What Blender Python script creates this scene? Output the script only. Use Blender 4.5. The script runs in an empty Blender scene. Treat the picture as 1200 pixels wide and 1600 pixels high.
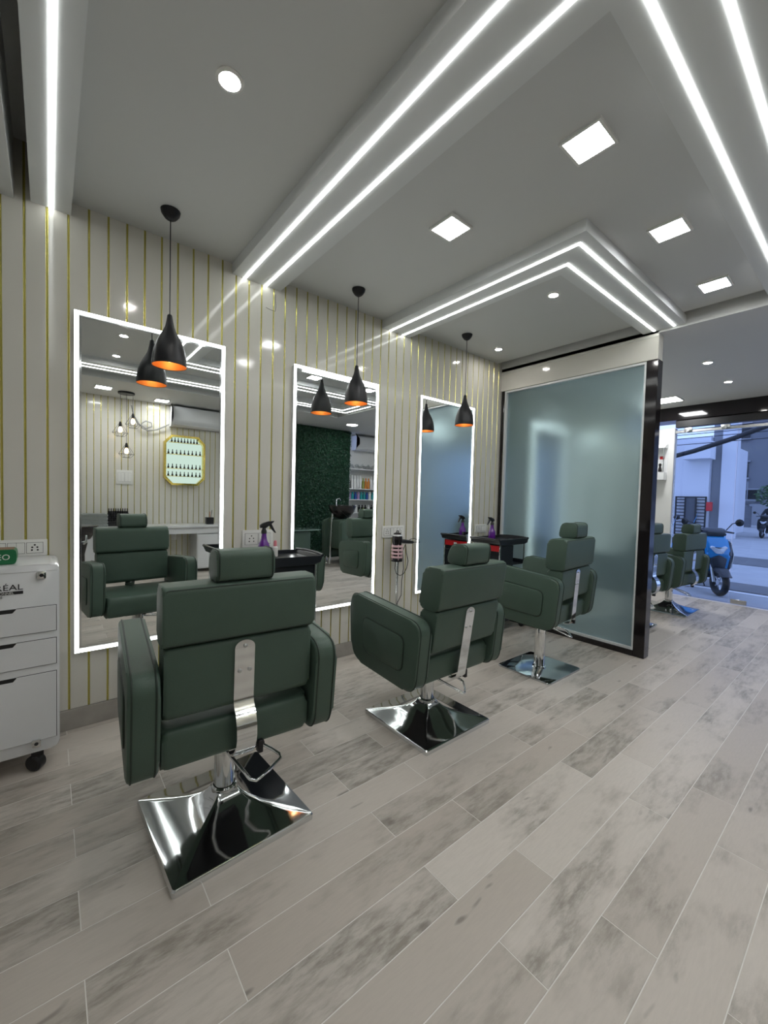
import bpy, bmesh, math, random
from mathutils import Vector, Matrix
random.seed(7)
PI = math.pi
S = bpy.context.scene
COL = S.collection

# ------------------------------------------------------------------ camera
cam_d = bpy.data.cameras.new('camera')
cam = bpy.data.objects.new('camera', cam_d); COL.objects.link(cam)
yaw, pitch, roll, FPX = 0.684924802, -0.0363719069, 0.0266908006, 641.400454
fw = Vector((math.sin(yaw)*math.cos(pitch), math.cos(yaw)*math.cos(pitch), math.sin(pitch)))
r0 = Vector((math.cos(yaw), -math.sin(yaw), 0)); u0 = r0.cross(fw)
rt = math.cos(roll)*r0 + math.sin(roll)*u0
up = -math.sin(roll)*r0 + math.cos(roll)*u0
m = Matrix(((rt.x, up.x, -fw.x), (rt.y, up.y, -fw.y), (rt.z, up.z, -fw.z))).to_4x4()
m.translation = Vector((0, -2.844, 1.35))
cam.matrix_world = m
cam_d.sensor_fit = 'HORIZONTAL'; cam_d.sensor_width = 36.0; cam_d.lens = 36.0*FPX/1200
cam_d.clip_start = 0.02; cam_d.clip_end = 300
S.camera = cam

# ------------------------------------------------------------------ world, exposure
w = bpy.data.worlds.new('dusk_sky'); S.world = w; w.use_nodes = True
bgn = w.node_tree.nodes['Background']
bgn.inputs[0].default_value = (0.37, 0.48, 0.88, 1); bgn.inputs[1].default_value = 1.6
S.view_settings.view_transform = 'Standard'; S.view_settings.look = 'None'
S.view_settings.exposure = 0.48; S.view_settings.gamma = 1.0
S.view_settings.use_curve_mapping = False
LED = 9.0         # ceiling light lines
MLED = 6.0        # light lines round the mirrors
PANEL = 48.0       # square ceiling panels
SPOT = 150.0        # small downlights

# ------------------------------------------------------------------ materials
MATS = {}
def mat(name, col, rough=0.5, metal=0.0, spec=0.5, coat=0.0, trans=0.0, ior=1.45, emit=None, estr=0.0,
        noise=0.0, nscale=12.0, bump=0.0, bscale=200.0, alpha=1.0):
    if name in MATS: return MATS[name]
    mt = bpy.data.materials.new(name); mt.use_nodes = True
    nt = mt.node_tree; b = nt.nodes['Principled BSDF']
    b.inputs['Base Color'].default_value = (*col, 1); b.inputs['Roughness'].default_value = rough
    b.inputs['Metallic'].default_value = metal; b.inputs['Specular IOR Level'].default_value = spec
    b.inputs['Coat Weight'].default_value = coat; b.inputs['Transmission Weight'].default_value = trans
    b.inputs['IOR'].default_value = ior
    if emit:
        b.inputs['Emission Color'].default_value = (*emit, 1); b.inputs['Emission Strength'].default_value = estr
    if noise or bump:
        tc = nt.nodes.new('ShaderNodeTexCoord')
        if noise:
            n = nt.nodes.new('ShaderNodeTexNoise'); n.inputs['Scale'].default_value = nscale; n.inputs['Detail'].default_value = 4
            nt.links.new(tc.outputs['Object'], n.inputs['Vector'])
            mx = nt.nodes.new('ShaderNodeMix'); mx.data_type = 'RGBA'
            mx.inputs[6].default_value = (*[c*(1-noise) for c in col], 1); mx.inputs[7].default_value = (*[min(1, c*(1+noise)) for c in col], 1)
            nt.links.new(n.outputs[0], mx.inputs[0]); nt.links.new(mx.outputs[2], b.inputs['Base Color'])
        if bump:
            n2 = nt.nodes.new('ShaderNodeTexNoise'); n2.inputs['Scale'].default_value = bscale; n2.inputs['Detail'].default_value = 3
            nt.links.new(tc.outputs['Object'], n2.inputs['Vector'])
            bp = nt.nodes.new('ShaderNodeBump'); bp.inputs['Strength'].default_value = bump; bp.inputs['Distance'].default_value = 0.002
            nt.links.new(n2.outputs[0], bp.inputs['Height']); nt.links.new(bp.outputs[0], b.inputs['Normal'])
    MATS[name] = mt
    return mt
def emis(name, col, s):
    if name in MATS: return MATS[name]
    mt = bpy.data.materials.new(name); mt.use_nodes = True; nt = mt.node_tree; nt.nodes.clear()
    e = nt.nodes.new('ShaderNodeEmission'); o = nt.nodes.new('ShaderNodeOutputMaterial')
    e.inputs[0].default_value = (*col, 1); e.inputs[1].default_value = s
    nt.links.new(e.outputs[0], o.inputs[0]); MATS[name] = mt
    return mt
COOL = (0.97, 1.0, 0.97)
laminate = mat('white_laminate', (0.62, 0.605, 0.55), 0.09, spec=0.5, noise=0.03, nscale=3)
gold = mat('gold_strip', (0.74, 0.68, 0.22), 0.27, 1.0, noise=0.1, nscale=8)
ceil_m = mat('ceiling_paint', (0.60, 0.61, 0.60), 0.55, noise=0.02, nscale=2)
drop_m = mat('drop_panel_paint', (0.68, 0.70, 0.70), 0.5, noise=0.02, nscale=2)
wallp = mat('wall_paint', (0.68, 0.68, 0.66), 0.5, noise=0.03, nscale=2)
leather = mat('green_leather', (0.060, 0.097, 0.075), 0.46, spec=0.45, noise=0.10, nscale=9, bump=0.25, bscale=260)
piping_m = mat('green_piping', (0.016, 0.030, 0.022), 0.5, noise=0.1)
chrome = mat('chrome', (0.72, 0.74, 0.75), 0.07, 1.0, noise=0.02)
chrome_d = mat('dark_chrome', (0.50, 0.52, 0.54), 0.06, 1.0, noise=0.02)
steel = mat('brushed_steel', (0.55, 0.56, 0.56), 0.3, 1.0, noise=0.08, nscale=40)
blackp = mat('black_plastic', (0.010, 0.010, 0.012), 0.35, noise=0.1)
blackg = mat('black_gloss', (0.010, 0.008, 0.009), 0.08, spec=0.6, noise=0.05)
blackm = mat('black_metal', (0.012, 0.012, 0.014), 0.38, spec=0.4, noise=0.1)
mirror_m = mat('mirror_silver', (0.88, 0.91, 0.90), 0.0, 1.0)
alu = mat('white_aluminium', (0.72, 0.74, 0.74), 0.3, 0.2, noise=0.02)
whitep = mat('white_plastic', (0.74, 0.74, 0.71), 0.3, noise=0.02)
whiteg = mat('white_gloss_lacquer', (0.70, 0.71, 0.72), 0.18, coat=0.3, noise=0.02)
red_m = mat('red_plastic', (0.50, 0.015, 0.02), 0.28, noise=0.05)
purple = mat('purple_plastic', (0.10, 0.012, 0.22), 0.18, coat=0.4, noise=0.05)
copper_in = mat('copper_inside', (0.82, 0.42, 0.14), 0.42, 0.6, noise=0.06)
led_m = emis('cool_led', COOL, LED)
mled_m = emis('mirror_led', (0.96, 1.0, 0.98), MLED)
panel_m = emis('panel_diffuser', (0.98, 0.99, 1.0), PANEL)
spot_m = emis('spot_lens', (1.0, 0.96, 0.92), SPOT)
bulb_m = emis('warm_bulb', (1.0, 0.62, 0.28), 5.0)
bulb2_m = emis('warm_filament', (1.0, 0.72, 0.42), 9.0)

def plank_material():
    mt = bpy.data.materials.new('weathered_wood_tile'); mt.use_nodes = True; nt = mt.node_tree; L = nt.links
    N = nt.nodes.new; b = nt.nodes['Principled BSDF']
    geo = N('ShaderNodeNewGeometry'); oi = N('ShaderNodeObjectInfo')
    mul = N('ShaderNodeVectorMath'); mul.operation = 'SCALE'; mul.inputs[0].default_value = (31, 17, 9)
    L.new(oi.outputs['Random'], mul.inputs['Scale'])
    add = N('ShaderNodeVectorMath'); L.new(geo.outputs['Position'], add.inputs[0]); L.new(mul.outputs[0], add.inputs[1])
    def noise(sc, scale, det, rough=0.55):
        mp = N('ShaderNodeMapping'); mp.inputs['Scale'].default_value = sc; L.new(add.outputs[0], mp.inputs[0])
        n = N('ShaderNodeTexNoise'); n.inputs['Scale'].default_value = scale; n.inputs['Detail'].default_value = det
        n.inputs['Roughness'].default_value = rough; L.new(mp.outputs[0], n.inputs['Vector']); return n.outputs[0]
    def ramp(src, a, b_, ca=0., cb=1.):
        r = N('ShaderNodeMapRange'); r.inputs[1].default_value = a; r.inputs[2].default_value = b_
        r.inputs[3].default_value = ca; r.inputs[4].default_value = cb; L.new(src, r.inputs[0]); return r.outputs[0]
    def mix(f, a, c):
        x = N('ShaderNodeMix'); x.data_type = 'RGBA'; L.new(f, x.inputs[0])
        for i, v in ((6, a), (7, c)):
            if isinstance(v, tuple): x.inputs[i].default_value = (*v, 1)
            else: L.new(v, x.inputs[i])
        return x.outputs[2]
    def mathn(op, a, c=0):
        x = N('ShaderNodeMath'); x.operation = op
        for i, v in ((0, a), (1, c)):
            if isinstance(v, (int, float)): x.inputs[i].default_value = v
            else: L.new(v, x.inputs[i])
        return x.outputs[0]
    base = mix(oi.outputs['Random'], (0.48, 0.43, 0.378), (0.60, 0.55, 0.497))
    patch = ramp(mathn('ADD', noise((1.0, 2.2, 1), 1.8, 4, 0.6), mathn('MULTIPLY', mathn('SUBTRACT', mathn('FRACT', mathn('MULTIPLY', oi.outputs['Random'], 7.31), 0), 0.55), 0.18)), 0.43, 0.62)
    streak = ramp(noise((2.2, 9, 1), 3.0, 8, 0.72), 0.42, 0.60)
    fine = ramp(noise((9, 60, 1), 2.0, 4, 0.6), 0.35, 0.7)
    f1 = mathn('MULTIPLY', patch, streak)
    c = mix(mathn('MULTIPLY', f1, 0.92), base, (0.22, 0.185, 0.145))
    c = mix(mathn('MULTIPLY', patch, 0.30), c, (0.33, 0.32, 0.29))
    c = mix(mathn('MULTIPLY', fine, 0.12), c, (0.25, 0.23, 0.20))
    knot = ramp(noise((2.2, 6.5, 1), 2.1, 2), 0.70, 0.76)
    c = mix(mathn('MULTIPLY', knot, 0.7), c, (0.16, 0.14, 0.12))
    L.new(c, b.inputs['Base Color'])
    b.inputs['Roughness'].default_value = 0.42; b.inputs['Specular IOR Level'].default_value = 0.45
    bp = N('ShaderNodeBump'); bp.inputs['Strength'].default_value = 0.12; bp.inputs['Distance'].default_value = 0.002
    L.new(streak, bp.inputs['Height']); L.new(bp.outputs[0], b.inputs['Normal'])
    return mt
plank_m = plank_material()
grout_m = mat('pale_grout', (0.72, 0.70, 0.66), 0.8, noise=0.1, nscale=30)

def frosted_material():
    mt = bpy.data.materials.new('frosted_glass'); mt.use_nodes = True; nt = mt.node_tree; L = nt.links; N = nt.nodes.new
    nt.nodes.clear(); out = N('ShaderNodeOutputMaterial')
    tc = N('ShaderNodeTexCoord'); n = N('ShaderNodeTexNoise'); n.inputs['Scale'].default_value = 1.5
    L.new(tc.outputs['Object'], n.inputs['Vector'])
    mr = N('ShaderNodeMapRange'); mr.inputs[3].default_value = 0.34; mr.inputs[4].default_value = 0.40
    L.new(n.outputs[0], mr.inputs[0])
    rf = N('ShaderNodeBsdfRefraction'); rf.inputs['Color'].default_value = (0.72, 0.82, 0.83, 1); rf.inputs['IOR'].default_value = 1.30
    L.new(mr.outputs[0], rf.inputs['Roughness'])
    tr = N('ShaderNodeBsdfTranslucent'); tr.inputs[0].default_value = (0.48, 0.58, 0.60, 1)
    gl = N('ShaderNodeBsdfGlossy'); gl.inputs['Color'].default_value = (0.75, 0.88, 0.9, 1); gl.inputs['Roughness'].default_value = 0.32
    df = N('ShaderNodeBsdfDiffuse'); df.inputs[0].default_value = (0.22, 0.29, 0.29, 1)
    def mx(f, a, b):
        x = N('ShaderNodeMixShader'); x.inputs[0].default_value = f; L.new(a.outputs[0], x.inputs[1]); L.new(b.outputs[0], x.inputs[2]); return x
    a = mx(0.22, rf, tr); b = mx(0.12, a, df); c = mx(0.10, b, gl)
    L.new(c.outputs[0], out.inputs[0]); return mt
frost_m = frosted_material()

def clear_glass(name, tint, gloss=0.06):
    mt = bpy.data.materials.new(name); mt.use_nodes = True; nt = mt.node_tree; L = nt.links; N = nt.nodes.new
    nt.nodes.clear(); out = N('ShaderNodeOutputMaterial')
    t = N('ShaderNodeBsdfTransparent'); t.inputs[0].default_value = (*tint, 1)
    g = N('ShaderNodeBsdfGlossy'); g.inputs['Roughness'].default_value = 0.0
    fr = N('ShaderNodeFresnel'); fr.inputs[0].default_value = 1.45
    x = N('ShaderNodeMixShader'); L.new(fr.outputs[0], x.inputs[0]); L.new(t.outputs[0], x.inputs[1]); L.new(g.outputs[0], x.inputs[2])
    L.new(x.outputs[0], out.inputs[0]); return mt
glass_m = clear_glass('clear_shopfront_glass', (0.90, 0.95, 0.98))

# ------------------------------------------------------------------ mesh helpers
def B(): return bmesh.new()
def merge(dst, src):
    me = bpy.data.meshes.new('tmp'); src.to_mesh(me); src.free(); dst.from_mesh(me); bpy.data.meshes.remove(me)
def box(bm, x0, x1, y0, y1, z0, z1, bev=0.0, seg=2):
    t = bmesh.new()
    v = [t.verts.new(p) for p in ((x0,y0,z0),(x1,y0,z0),(x1,y1,z0),(x0,y1,z0),(x0,y0,z1),(x1,y0,z1),(x1,y1,z1),(x0,y1,z1))]
    for f in ((3,2,1,0),(4,5,6,7),(0,1,5,4),(1,2,6,5),(2,3,7,6),(3,0,4,7)): t.faces.new([v[i] for i in f])
    if bev: bmesh.ops.bevel(t, geom=t.edges[:], offset=bev, segments=seg, affect='EDGES', profile=0.5)
    merge(bm, t); return bm
def frame_of(d):
    d = d.normalized(); a = Vector((0,0,1)) if abs(d.z) < 0.9 else Vector((1,0,0))
    x = d.cross(a).normalized(); return x, d.cross(x).normalized()
def tube(bm, pts, r, n=8, closed=False):
    pts = [Vector(p) for p in pts]; k = len(pts); rings = []
    rr = r if isinstance(r, (list, tuple)) else [r]*k
    px = None
    for i, p in enumerate(pts):
        a = pts[i-1] if (i or closed) else p; b = pts[(i+1) % k] if (i < k-1 or closed) else p
        d = (b-a)
        if d.length < 1e-9: d = Vector((0,0,1))
        d.normalize()
        if px is None: x, y = frame_of(d)
        else:
            x = px - d*px.dot(d)
            if x.length < 1e-6: x, y = frame_of(d)
            x.normalize(); y = d.cross(x)
        px = x
        rings.append([bm.verts.new(p + (x*math.cos(2*PI*j/n) + y*math.sin(2*PI*j/n))*rr[i]) for j in range(n)])
    for i in range(k if closed else k-1):
        A, C = rings[i], rings[(i+1) % k]
        for j in range(n): bm.faces.new((A[j], A[(j+1)%n], C[(j+1)%n], C[j]))
    if not closed:
        bm.faces.new(rings[0][::-1]); bm.faces.new(rings[-1])
    return bm
def cyl(bm, p0, p1, r, n=20): return tube(bm, [p0, p1], r, n)
def lathe(bm, prof, n=24, c=(0,0,0), cap0=False, cap1=False):
    rings = []
    for r, z in prof:
        if r < 1e-6: rings.append([bm.verts.new((c[0], c[1], c[2]+z))])
        else: rings.append([bm.verts.new((c[0]+r*math.cos(2*PI*j/n), c[1]+r*math.sin(2*PI*j/n), c[2]+z)) for j in range(n)])
    for A, C in zip(rings, rings[1:]):
        for j in range(n):
            q = []
            for v in (A[j % len(A)], A[(j+1) % n % len(A)], C[(j+1) % n % len(C)], C[j % len(C)]):
                if v not in q: q.append(v)
            if len(q) > 2: bm.faces.new(q)
    if cap0 and len(rings[0]) > 2: bm.faces.new(rings[0][::-1])
    if cap1 and len(rings[-1]) > 2: bm.faces.new(rings[-1])
    return bm
def P3(axis, a, b, c):   # c along axis
    return {'x': (c, a, b), 'y': (a, c, b), 'z': (a, b, c)}[axis]
def prism(bm, pts, axis, c0, c1, bev=0.0, seg=3):
    t = bmesh.new()
    A = [t.verts.new(P3(axis, a, b, c0)) for a, b in pts]; C = [t.verts.new(P3(axis, a, b, c1)) for a, b in pts]
    n = len(pts); f0 = t.faces.new(A[::-1]); f1 = t.faces.new(C)
    for i in range(n): t.faces.new((A[i], A[(i+1)%n], C[(i+1)%n], C[i]))
    if bev:
        bmesh.ops.bevel(t, geom=list(f0.edges)+list(f1.edges), offset=bev, segments=seg, affect='EDGES', profile=0.5)
    bmesh.ops.recalc_face_normals(t, faces=t.faces[:])
    merge(bm, t); return bm
def rpoly(pts, rad, n=6):
    """round the corners of a polygon"""
    out = []; k = len(pts)
    rad = rad if isinstance(rad, (list, tuple)) else [rad]*k
    for i in range(k):
        p = Vector(pts[i]); a = Vector(pts[i-1]); b = Vector(pts[(i+1)%k]); r = rad[i]
        if r <= 0: out.append(tuple(p)); continue
        da = (a-p).normalized(); db = (b-p).normalized()
        s = p + da*r; e = p + db*r
        for j in range(n+1):
            t = j/n; q = s*(1-t)**2 + p*2*t*(1-t) + e*t*t; out.append((q.x, q.y))
    return out
def rrect(a0, a1, b0, b1, r, n=5): return rpoly([(a0,b0),(a1,b0),(a1,b1),(a0,b1)], r, n)
def obj(name, bm, mt, parent=None, smooth=40, loc=None, rot=None):
    me = bpy.data.meshes.new(name)
    if smooth is not None: bmesh.ops.recalc_face_normals(bm, faces=bm.faces[:])
    bm.to_mesh(me); bm.free()
    if mt: me.materials.append(mt)
    if smooth:
        for p in me.polygons: p.use_smooth = True
        me.set_sharp_from_angle(angle=math.radians(smooth))
    o = bpy.data.objects.new(name, me); COL.objects.link(o)
    if parent: o.parent = parent
    if loc: o.location = loc
    if rot: o.rotation_euler = rot
    return o
def obj_me(name, me, parent=None, loc=(0,0,0), rot=(0,0,0)):
    o = bpy.data.objects.new(name, me); COL.objects.link(o); o.parent = parent; o.location = loc; o.rotation_euler = rot
    return o
def tag(o, label, cat, group=None, kind=None):
    o['label'] = label; o['category'] = cat
    if group: o['group'] = group
    if kind: o['kind'] = kind
    return o
def thing(name, label, cat, loc=(0,0,0), rz=0.0, group=None):
    o = bpy.data.objects.new(name, None); COL.objects.link(o); o.empty_display_size = 0.05
    o.location = loc; o.rotation_euler = (0, 0, rz)
    return tag(o, label, cat, group)
def struct(name, bm=None, mt=None, parent=None, smooth=None):
    if bm is None:
        o = bpy.data.objects.new(name, None); COL.objects.link(o); o.parent = parent
    else: o = obj(name, bm, mt, parent, smooth if smooth else 30)
    if not parent: o['kind'] = 'structure'
    return o
def copy_tree(o, parent=None):
    c = o.copy(); COL.objects.link(c); c.parent = parent
    for ch in list(o.children): copy_tree(ch, c)
    return c
def text_obj(name, s, size, mt, parent, loc, rot, ext=0.0006, align='LEFT'):
    cu = bpy.data.curves.new(name, 'FONT'); cu.body = s; cu.size = size; cu.extrude = ext; cu.align_x = align; cu.resolution_u = 3
    t = bpy.data.objects.new('tmp_text', cu); COL.objects.link(t)
    me = bpy.data.meshes.new_from_object(t); bpy.data.objects.remove(t); bpy.data.curves.remove(cu)
    me.name = name; me.materials.clear(); me.materials.append(mt)
    return obj_me(name, me, parent, loc, rot)

# ================================================================== ROOM SHELL
X0, XF, YB = -1.6, 7.28, -4.95          # rear end, shopfront, far long wall
ZC, ZB, ZF = 2.885, 2.817, 2.80
# ---- floor
floor = struct('floor', box(B(), X0, XF+0.05, YB, 0.0, -0.12, -0.0007), grout_m)
RW, RL, G = 0.1612, 0.993, 0.0030
def plank_mesh(ln, wd):
    b = B(); box(b, 0, ln, 0, wd, -0.006, 0.0, 0.0004, 1)
    me = bpy.data.meshes.new('floor_plank'); b.to_mesh(me); b.free(); me.materials.append(plank_m); return me
full = plank_mesh(RL-G, RW-G); cache = {}
cands = []; 
k0 = math.floor((YB+1.345)/RW); 
for k in range(k0, 10):
    y0 = -1.345 + k*RW; y1 = y0 + RW
    if y0 >= 0 or y1 <= YB: continue
    ya, yb = max(y0, YB), min(y1, 0.0)
    off = 1.40 if k % 2 else 1.066
    for n in range(-5, 10):
        xa = off + n*RL; xb = xa + RL
        xa, xb = max(xa, X0), min(xb, XF)
        if xb - xa < 0.02 or yb - ya < 0.02: continue
        cands.append((xa, xb, ya, yb))
def seen_rank(c):
    xa, xb, ya, yb = c; cx, cy = (xa+xb)/2, (ya+yb)/2
    d = math.hypot(cx, cy+2.844); ang = math.degrees(math.atan2(cx, cy+2.844))-39.2
    return d + (100 if abs(ang) > 62 else 0)
cands.sort(key=seen_rank)
rest = B()
for i, (xa, xb, ya, yb) in enumerate(cands):
    ln, wd = round(xb-xa-G, 4), round(yb-ya-G, 4)
    if i < 290:
        me = full if abs(ln-(RL-G)) < 1e-3 and abs(wd-(RW-G)) < 1e-3 else cache.setdefault((ln, wd), None) or plank_mesh(ln, wd)
        cache[(ln, wd)] = me
        obj_me('plank', me, floor, (xa+G/2, ya+G/2, 0))
    else: box(rest, xa+G/2, xb-G/2, ya+G/2, yb-G/2, -0.006, 0.0)
if len(rest.verts):
    o = obj('plank_field', rest, plank_m, floor, None); o['kind'] = 'stuff'
else: rest.free()

# ---- long wall with the mirrors (left in the picture)
def panelled_wall(name, sign, y, xs, xe, z1, plain):
    """panels with gold strips in the joints; sign = +1 wall body lies at y+ (inside face looks to -y)"""
    t = 0.004
    wl = struct(name, box(B(), X0, XF+0.05 if sign > 0 else 5.255, min(y+sign*0.012, y+sign*0.14), max(y+sign*0.012, y+sign*0.14), -0.12, 3.15), wallp)
    b = B(); box(b, 0, 0.0898-0.0100, min(0, sign*0.012), max(0, sign*0.012), 0.0, z1-0.002, 0.0012, 1)
    pm = bpy.data.meshes.new('panel'); b.to_mesh(pm); b.free(); pm.materials.append(laminate)
    b = B(); box(b, 0, 0.0100, min(sign*0.003, sign*0.012), max(sign*0.003, sign*0.012), 0.0, z1-0.002)
    prism(b, [(0.0008, sign*0.004), (0.0092, sign*0.004), (0.0050, -sign*0.0012)], 'z', 0.0, z1-0.002)
    gm = bpy.data.meshes.new('gold_strip'); b.to_mesh(gm); b.free(); gm.materials.append(gold)
    n0 = math.floor((xs+0.185)/0.0898); n1 = math.ceil((xe+0.185)/0.0898)
    for n in range(n0, n1):
        gx = -0.185 + n*0.0898
        obj_me('panel', pm, wl, (gx+0.0050, y, 0.114)); obj_me('gold_strip', gm, wl, (gx-0.0050, y, 0.114))
    for a, c in plain:
        obj('panel', box(B(), a, c, min(y, y+sign*0.012), max(y, y+sign*0.012), 0.114, z1-0.002), laminate, wl, 30)
    return wl
nP0 = -0.185 + math.floor((-0.55+0.185)/0.0898)*0.0898
wall_left = panelled_wall('wall_left', 1, 0.0, -0.55, 7.2, 3.08, [(X0, nP0-0.006)])
skirt_m = mat('skirting_tile', (0.34, 0.32, 0.29), 0.4, noise=0.3, nscale=9)
bs = struct('baseboard_left', box(B(), X0, 3.995, -0.010, 0.011, 0.0, 0.112, 0.001, 1), skirt_m)
bs = struct('baseboard_street', box(B(), 4.115, 7.2, -0.010, 0.011, 0.0, 0.112, 0.001, 1), skirt_m)
wall_right = panelled_wall('wall_right', -1, YB, 0.05, 3.9, 2.80, [(X0, 0.0)])
bs = struct('baseboard_right', box(B(), X0, 3.93, YB-0.011, YB+0.010, 0.0, 0.112, 0.001, 1), skirt_m)
YN = YB-0.28
obj('niche_wall', box(B(), 5.2555, XF+0.05, YN-0.14, YN-0.0005, -0.12, 3.15), wallp, wall_right, 30)
obj('niche_floor', box(B(), 5.2555, XF+0.05, YN, YB-0.0005, -0.12, 0.0), wallp, wall_right, 30)
obj('niche_ceiling', box(B(), 5.2555, XF+0.05, YN, YB-0.0005, 2.80, 3.15), wallp, wall_right, 30)
struct('wall_rear', box(B(), X0-0.14, X0, YB-0.14, 0.14, -0.12, 3.15), wallp)

# ---- ceiling
ceiling = struct('ceiling', box(B(), -0.07, 3.92, -3.68, 0.0, ZC, ZC+0.03), ceil_m)
def cpart(name, bm, mt=drop_m): return obj(name, bm, mt, ceiling, 30)
cpart('slot_cover', box(B(), X0, XF, YB, 0.0, 3.10, 3.14), ceil_m)
cpart('drop_panel', prism(B(), [(-0.07,0.0),(-0.07,-3.45),(0.095,-3.45),(0.095,0.0)], 'z', ZB, ZC))
cpart('drop_panel', prism(B(), [(0.955,0.0),(0.955,-2.575),(3.80,-2.575),(3.80,-3.11),(0.095,-3.11),(0.095,-3.45),(4.15,-3.45),(4.15,-2.255),(1.30,-2.255),(1.30,0.0)], 'z', ZB, ZC))
cpart('drop_panel', prism(B(), [(2.25,0.0),(2.25,-1.75),(3.995,-1.75),(3.995,-1.44),(2.57,-1.44),(2.57,0.0)], 'z', ZB, ZC))
cpart('low_ceiling', box(B(), X0, -0.135, YB, 0.0, ZF, 3.10))
cpart('low_ceiling', prism(B(), [(4.0,0.0),(4.0,-2.25),(4.152,-2.25),(4.152,-3.70),(4.152,YB),(XF,YB),(XF,0.0)], 'z', ZF, 3.10), ceil_m)
cpart('low_ceiling', box(B(), -0.13, 4.15, YB, -3.75, ZF, 3.10), ceil_m)

# LED lines in the drop panels
def led_line(path, label):
    b = B(); h = 0.0078
    for (x0, y0), (x1, y1) in zip(path, path[1:]):
        if abs(x0-x1) < 1e-6: box(b, x0-h, x0+h, min(y0,y1)-(h if min(y0,y1)<-0.1 else 0), max(y0,y1)-(h if max(y0,y1)<-0.1 else 0.002), ZB-0.004, ZB+0.001)
        else: box(b, min(x0,x1)-h, max(x0,x1)-h, y0-h, y0+h, ZB-0.004, ZB+0.001)
    o = obj('led_light_line', b, led_m, None, None); tag(o, label, 'led strip', 'light lines in the dropped ceiling panels'); return o
led_line([(0.012,0.0),(0.012,-3.30)], 'single white light line in the ceiling at the far left')
led_line([(1.038,0.0),(1.038,-2.487),(4.06,-2.487)], 'white light line, outer one of the pair on the large ceiling angle')
led_line([(1.188,0.0),(1.188,-2.34),(3.95,-2.34)], 'white light line, inner one of the pair on the large ceiling angle')
led_line([(2.335,0.0),(2.335,-1.675),(3.985,-1.675)], 'white light line, outer one of the pair on the small ceiling angle near the partition')
led_line([(2.484,0.0),(2.484,-1.530),(3.985,-1.530)], 'white light line, inner one of the pair on the small ceiling angle near the partition')
led_line([(0.15,-3.21),(3.91,-3.21),(3.91,-2.62)], 'white light line seen in the mirrors, nearer one of the far ceiling pair')
led_line([(0.15,-3.35),(4.06,-3.35),(4.06,-2.62)], 'white light line seen in the mirrors, farther one of the far ceiling pair')

def panel_light(x, y, z, label, s=0.15, grp='square ceiling panel lights'):
    t = thing('panel_light', label, 'ceiling light', (x, y, z), 0, grp); a = s/2
    b = B()
    for (p, q, r, u) in ((-a-.012,a+.012,-a-.012,-a),(-a-.012,a+.012,a,a+.012),(-a-.012,-a,-a,a),(a,a+.012,-a,a)): box(b, p, q, r, u, -0.014, -0.0005)
    obj('frame', b, whitep, t, 30); obj('diffuser', box(B(), -a, a, -a, a, -0.011, -0.0005), panel_m, t, None)
panel_light(1.780, -1.972, ZC, 'square white panel light nearest the camera, beside the long light lines')
panel_light(1.762, -1.215, ZC, 'square white panel light between the two ceiling angles, above the second chair')
panel_light(2.680, -2.010, ZC, 'square white panel light just outside the corner of the small ceiling angle')
panel_light(3.570, -2.022, ZC, 'square white panel light farthest along, before the street-side ceiling step')
panel_light(6.62, -0.85, ZF, 'bright panel light on the street-side ceiling behind the black post', 0.30)
panel_light(1.40, -4.62, ZF, 'panel light by the wall air conditioner, seen in the first mirror', 0.18)
panel_light(6.2, -3.2, ZF, 'panel light on the street-side ceiling out of the direct view', 0.30)
panel_light(0.6, -4.3, ZF, 'panel light over the manicure counter, seen in the mirror', 0.18)
def spot(x, y, z, label, r=0.034):
    t = thing('downlight', label, 'downlight', (x, y, z), 0, 'small round ceiling downlights')
    obj('rim', lathe(B(), [(r+.014,-0.0005),(r+.014,-0.005),(r+.002,-0.009),(r,-0.004),(r,-0.0005)], 24), whitep, t)
    obj('lens', lathe(B(), [(0,-0.006),(r*0.99,-0.006),(r*0.99,-0.001)], 24), spot_m, t, None)
spot(0.524, -1.229, ZC, 'round downlight alone on the grey ceiling above the first chair', 0.036)
spot(2.903, -1.209, ZC, 'round downlight inside the corner of the small ceiling angle', 0.03)
spot(3.540, -0.278, ZC, 'round downlight in front of the third mirror by the partition header', 0.03)
spot(5.168, -1.631, ZF, 'upper of the two round downlights on the street-side ceiling', 0.034)
spot(6.124, -1.610, ZF, 'lower of the two round downlights on the street-side ceiling, nearer the door', 0.034)
spot(0.58, -2.10, ZC, 'round downlight above the camera, upper one in the first mirror')
spot(0.60, -2.88, ZC, 'round downlight above the camera, lower one in the first mirror')
tr = thing('round_panel_light', 'round white ceiling light above the green hedge wall in the mirror', 'ceiling light', (4.76, -4.15, ZF))
obj('frame', lathe(B(), [(0.125,-0.0005),(0.125,-0.012),(0.112,-0.014),(0.112,-0.0005)], 32), whitep, tr)
obj('diffuser', lathe(B(), [(0,-0.011),(0.111,-0.011),(0.111,-0.001)], 32), panel_m, tr, None)

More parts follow.
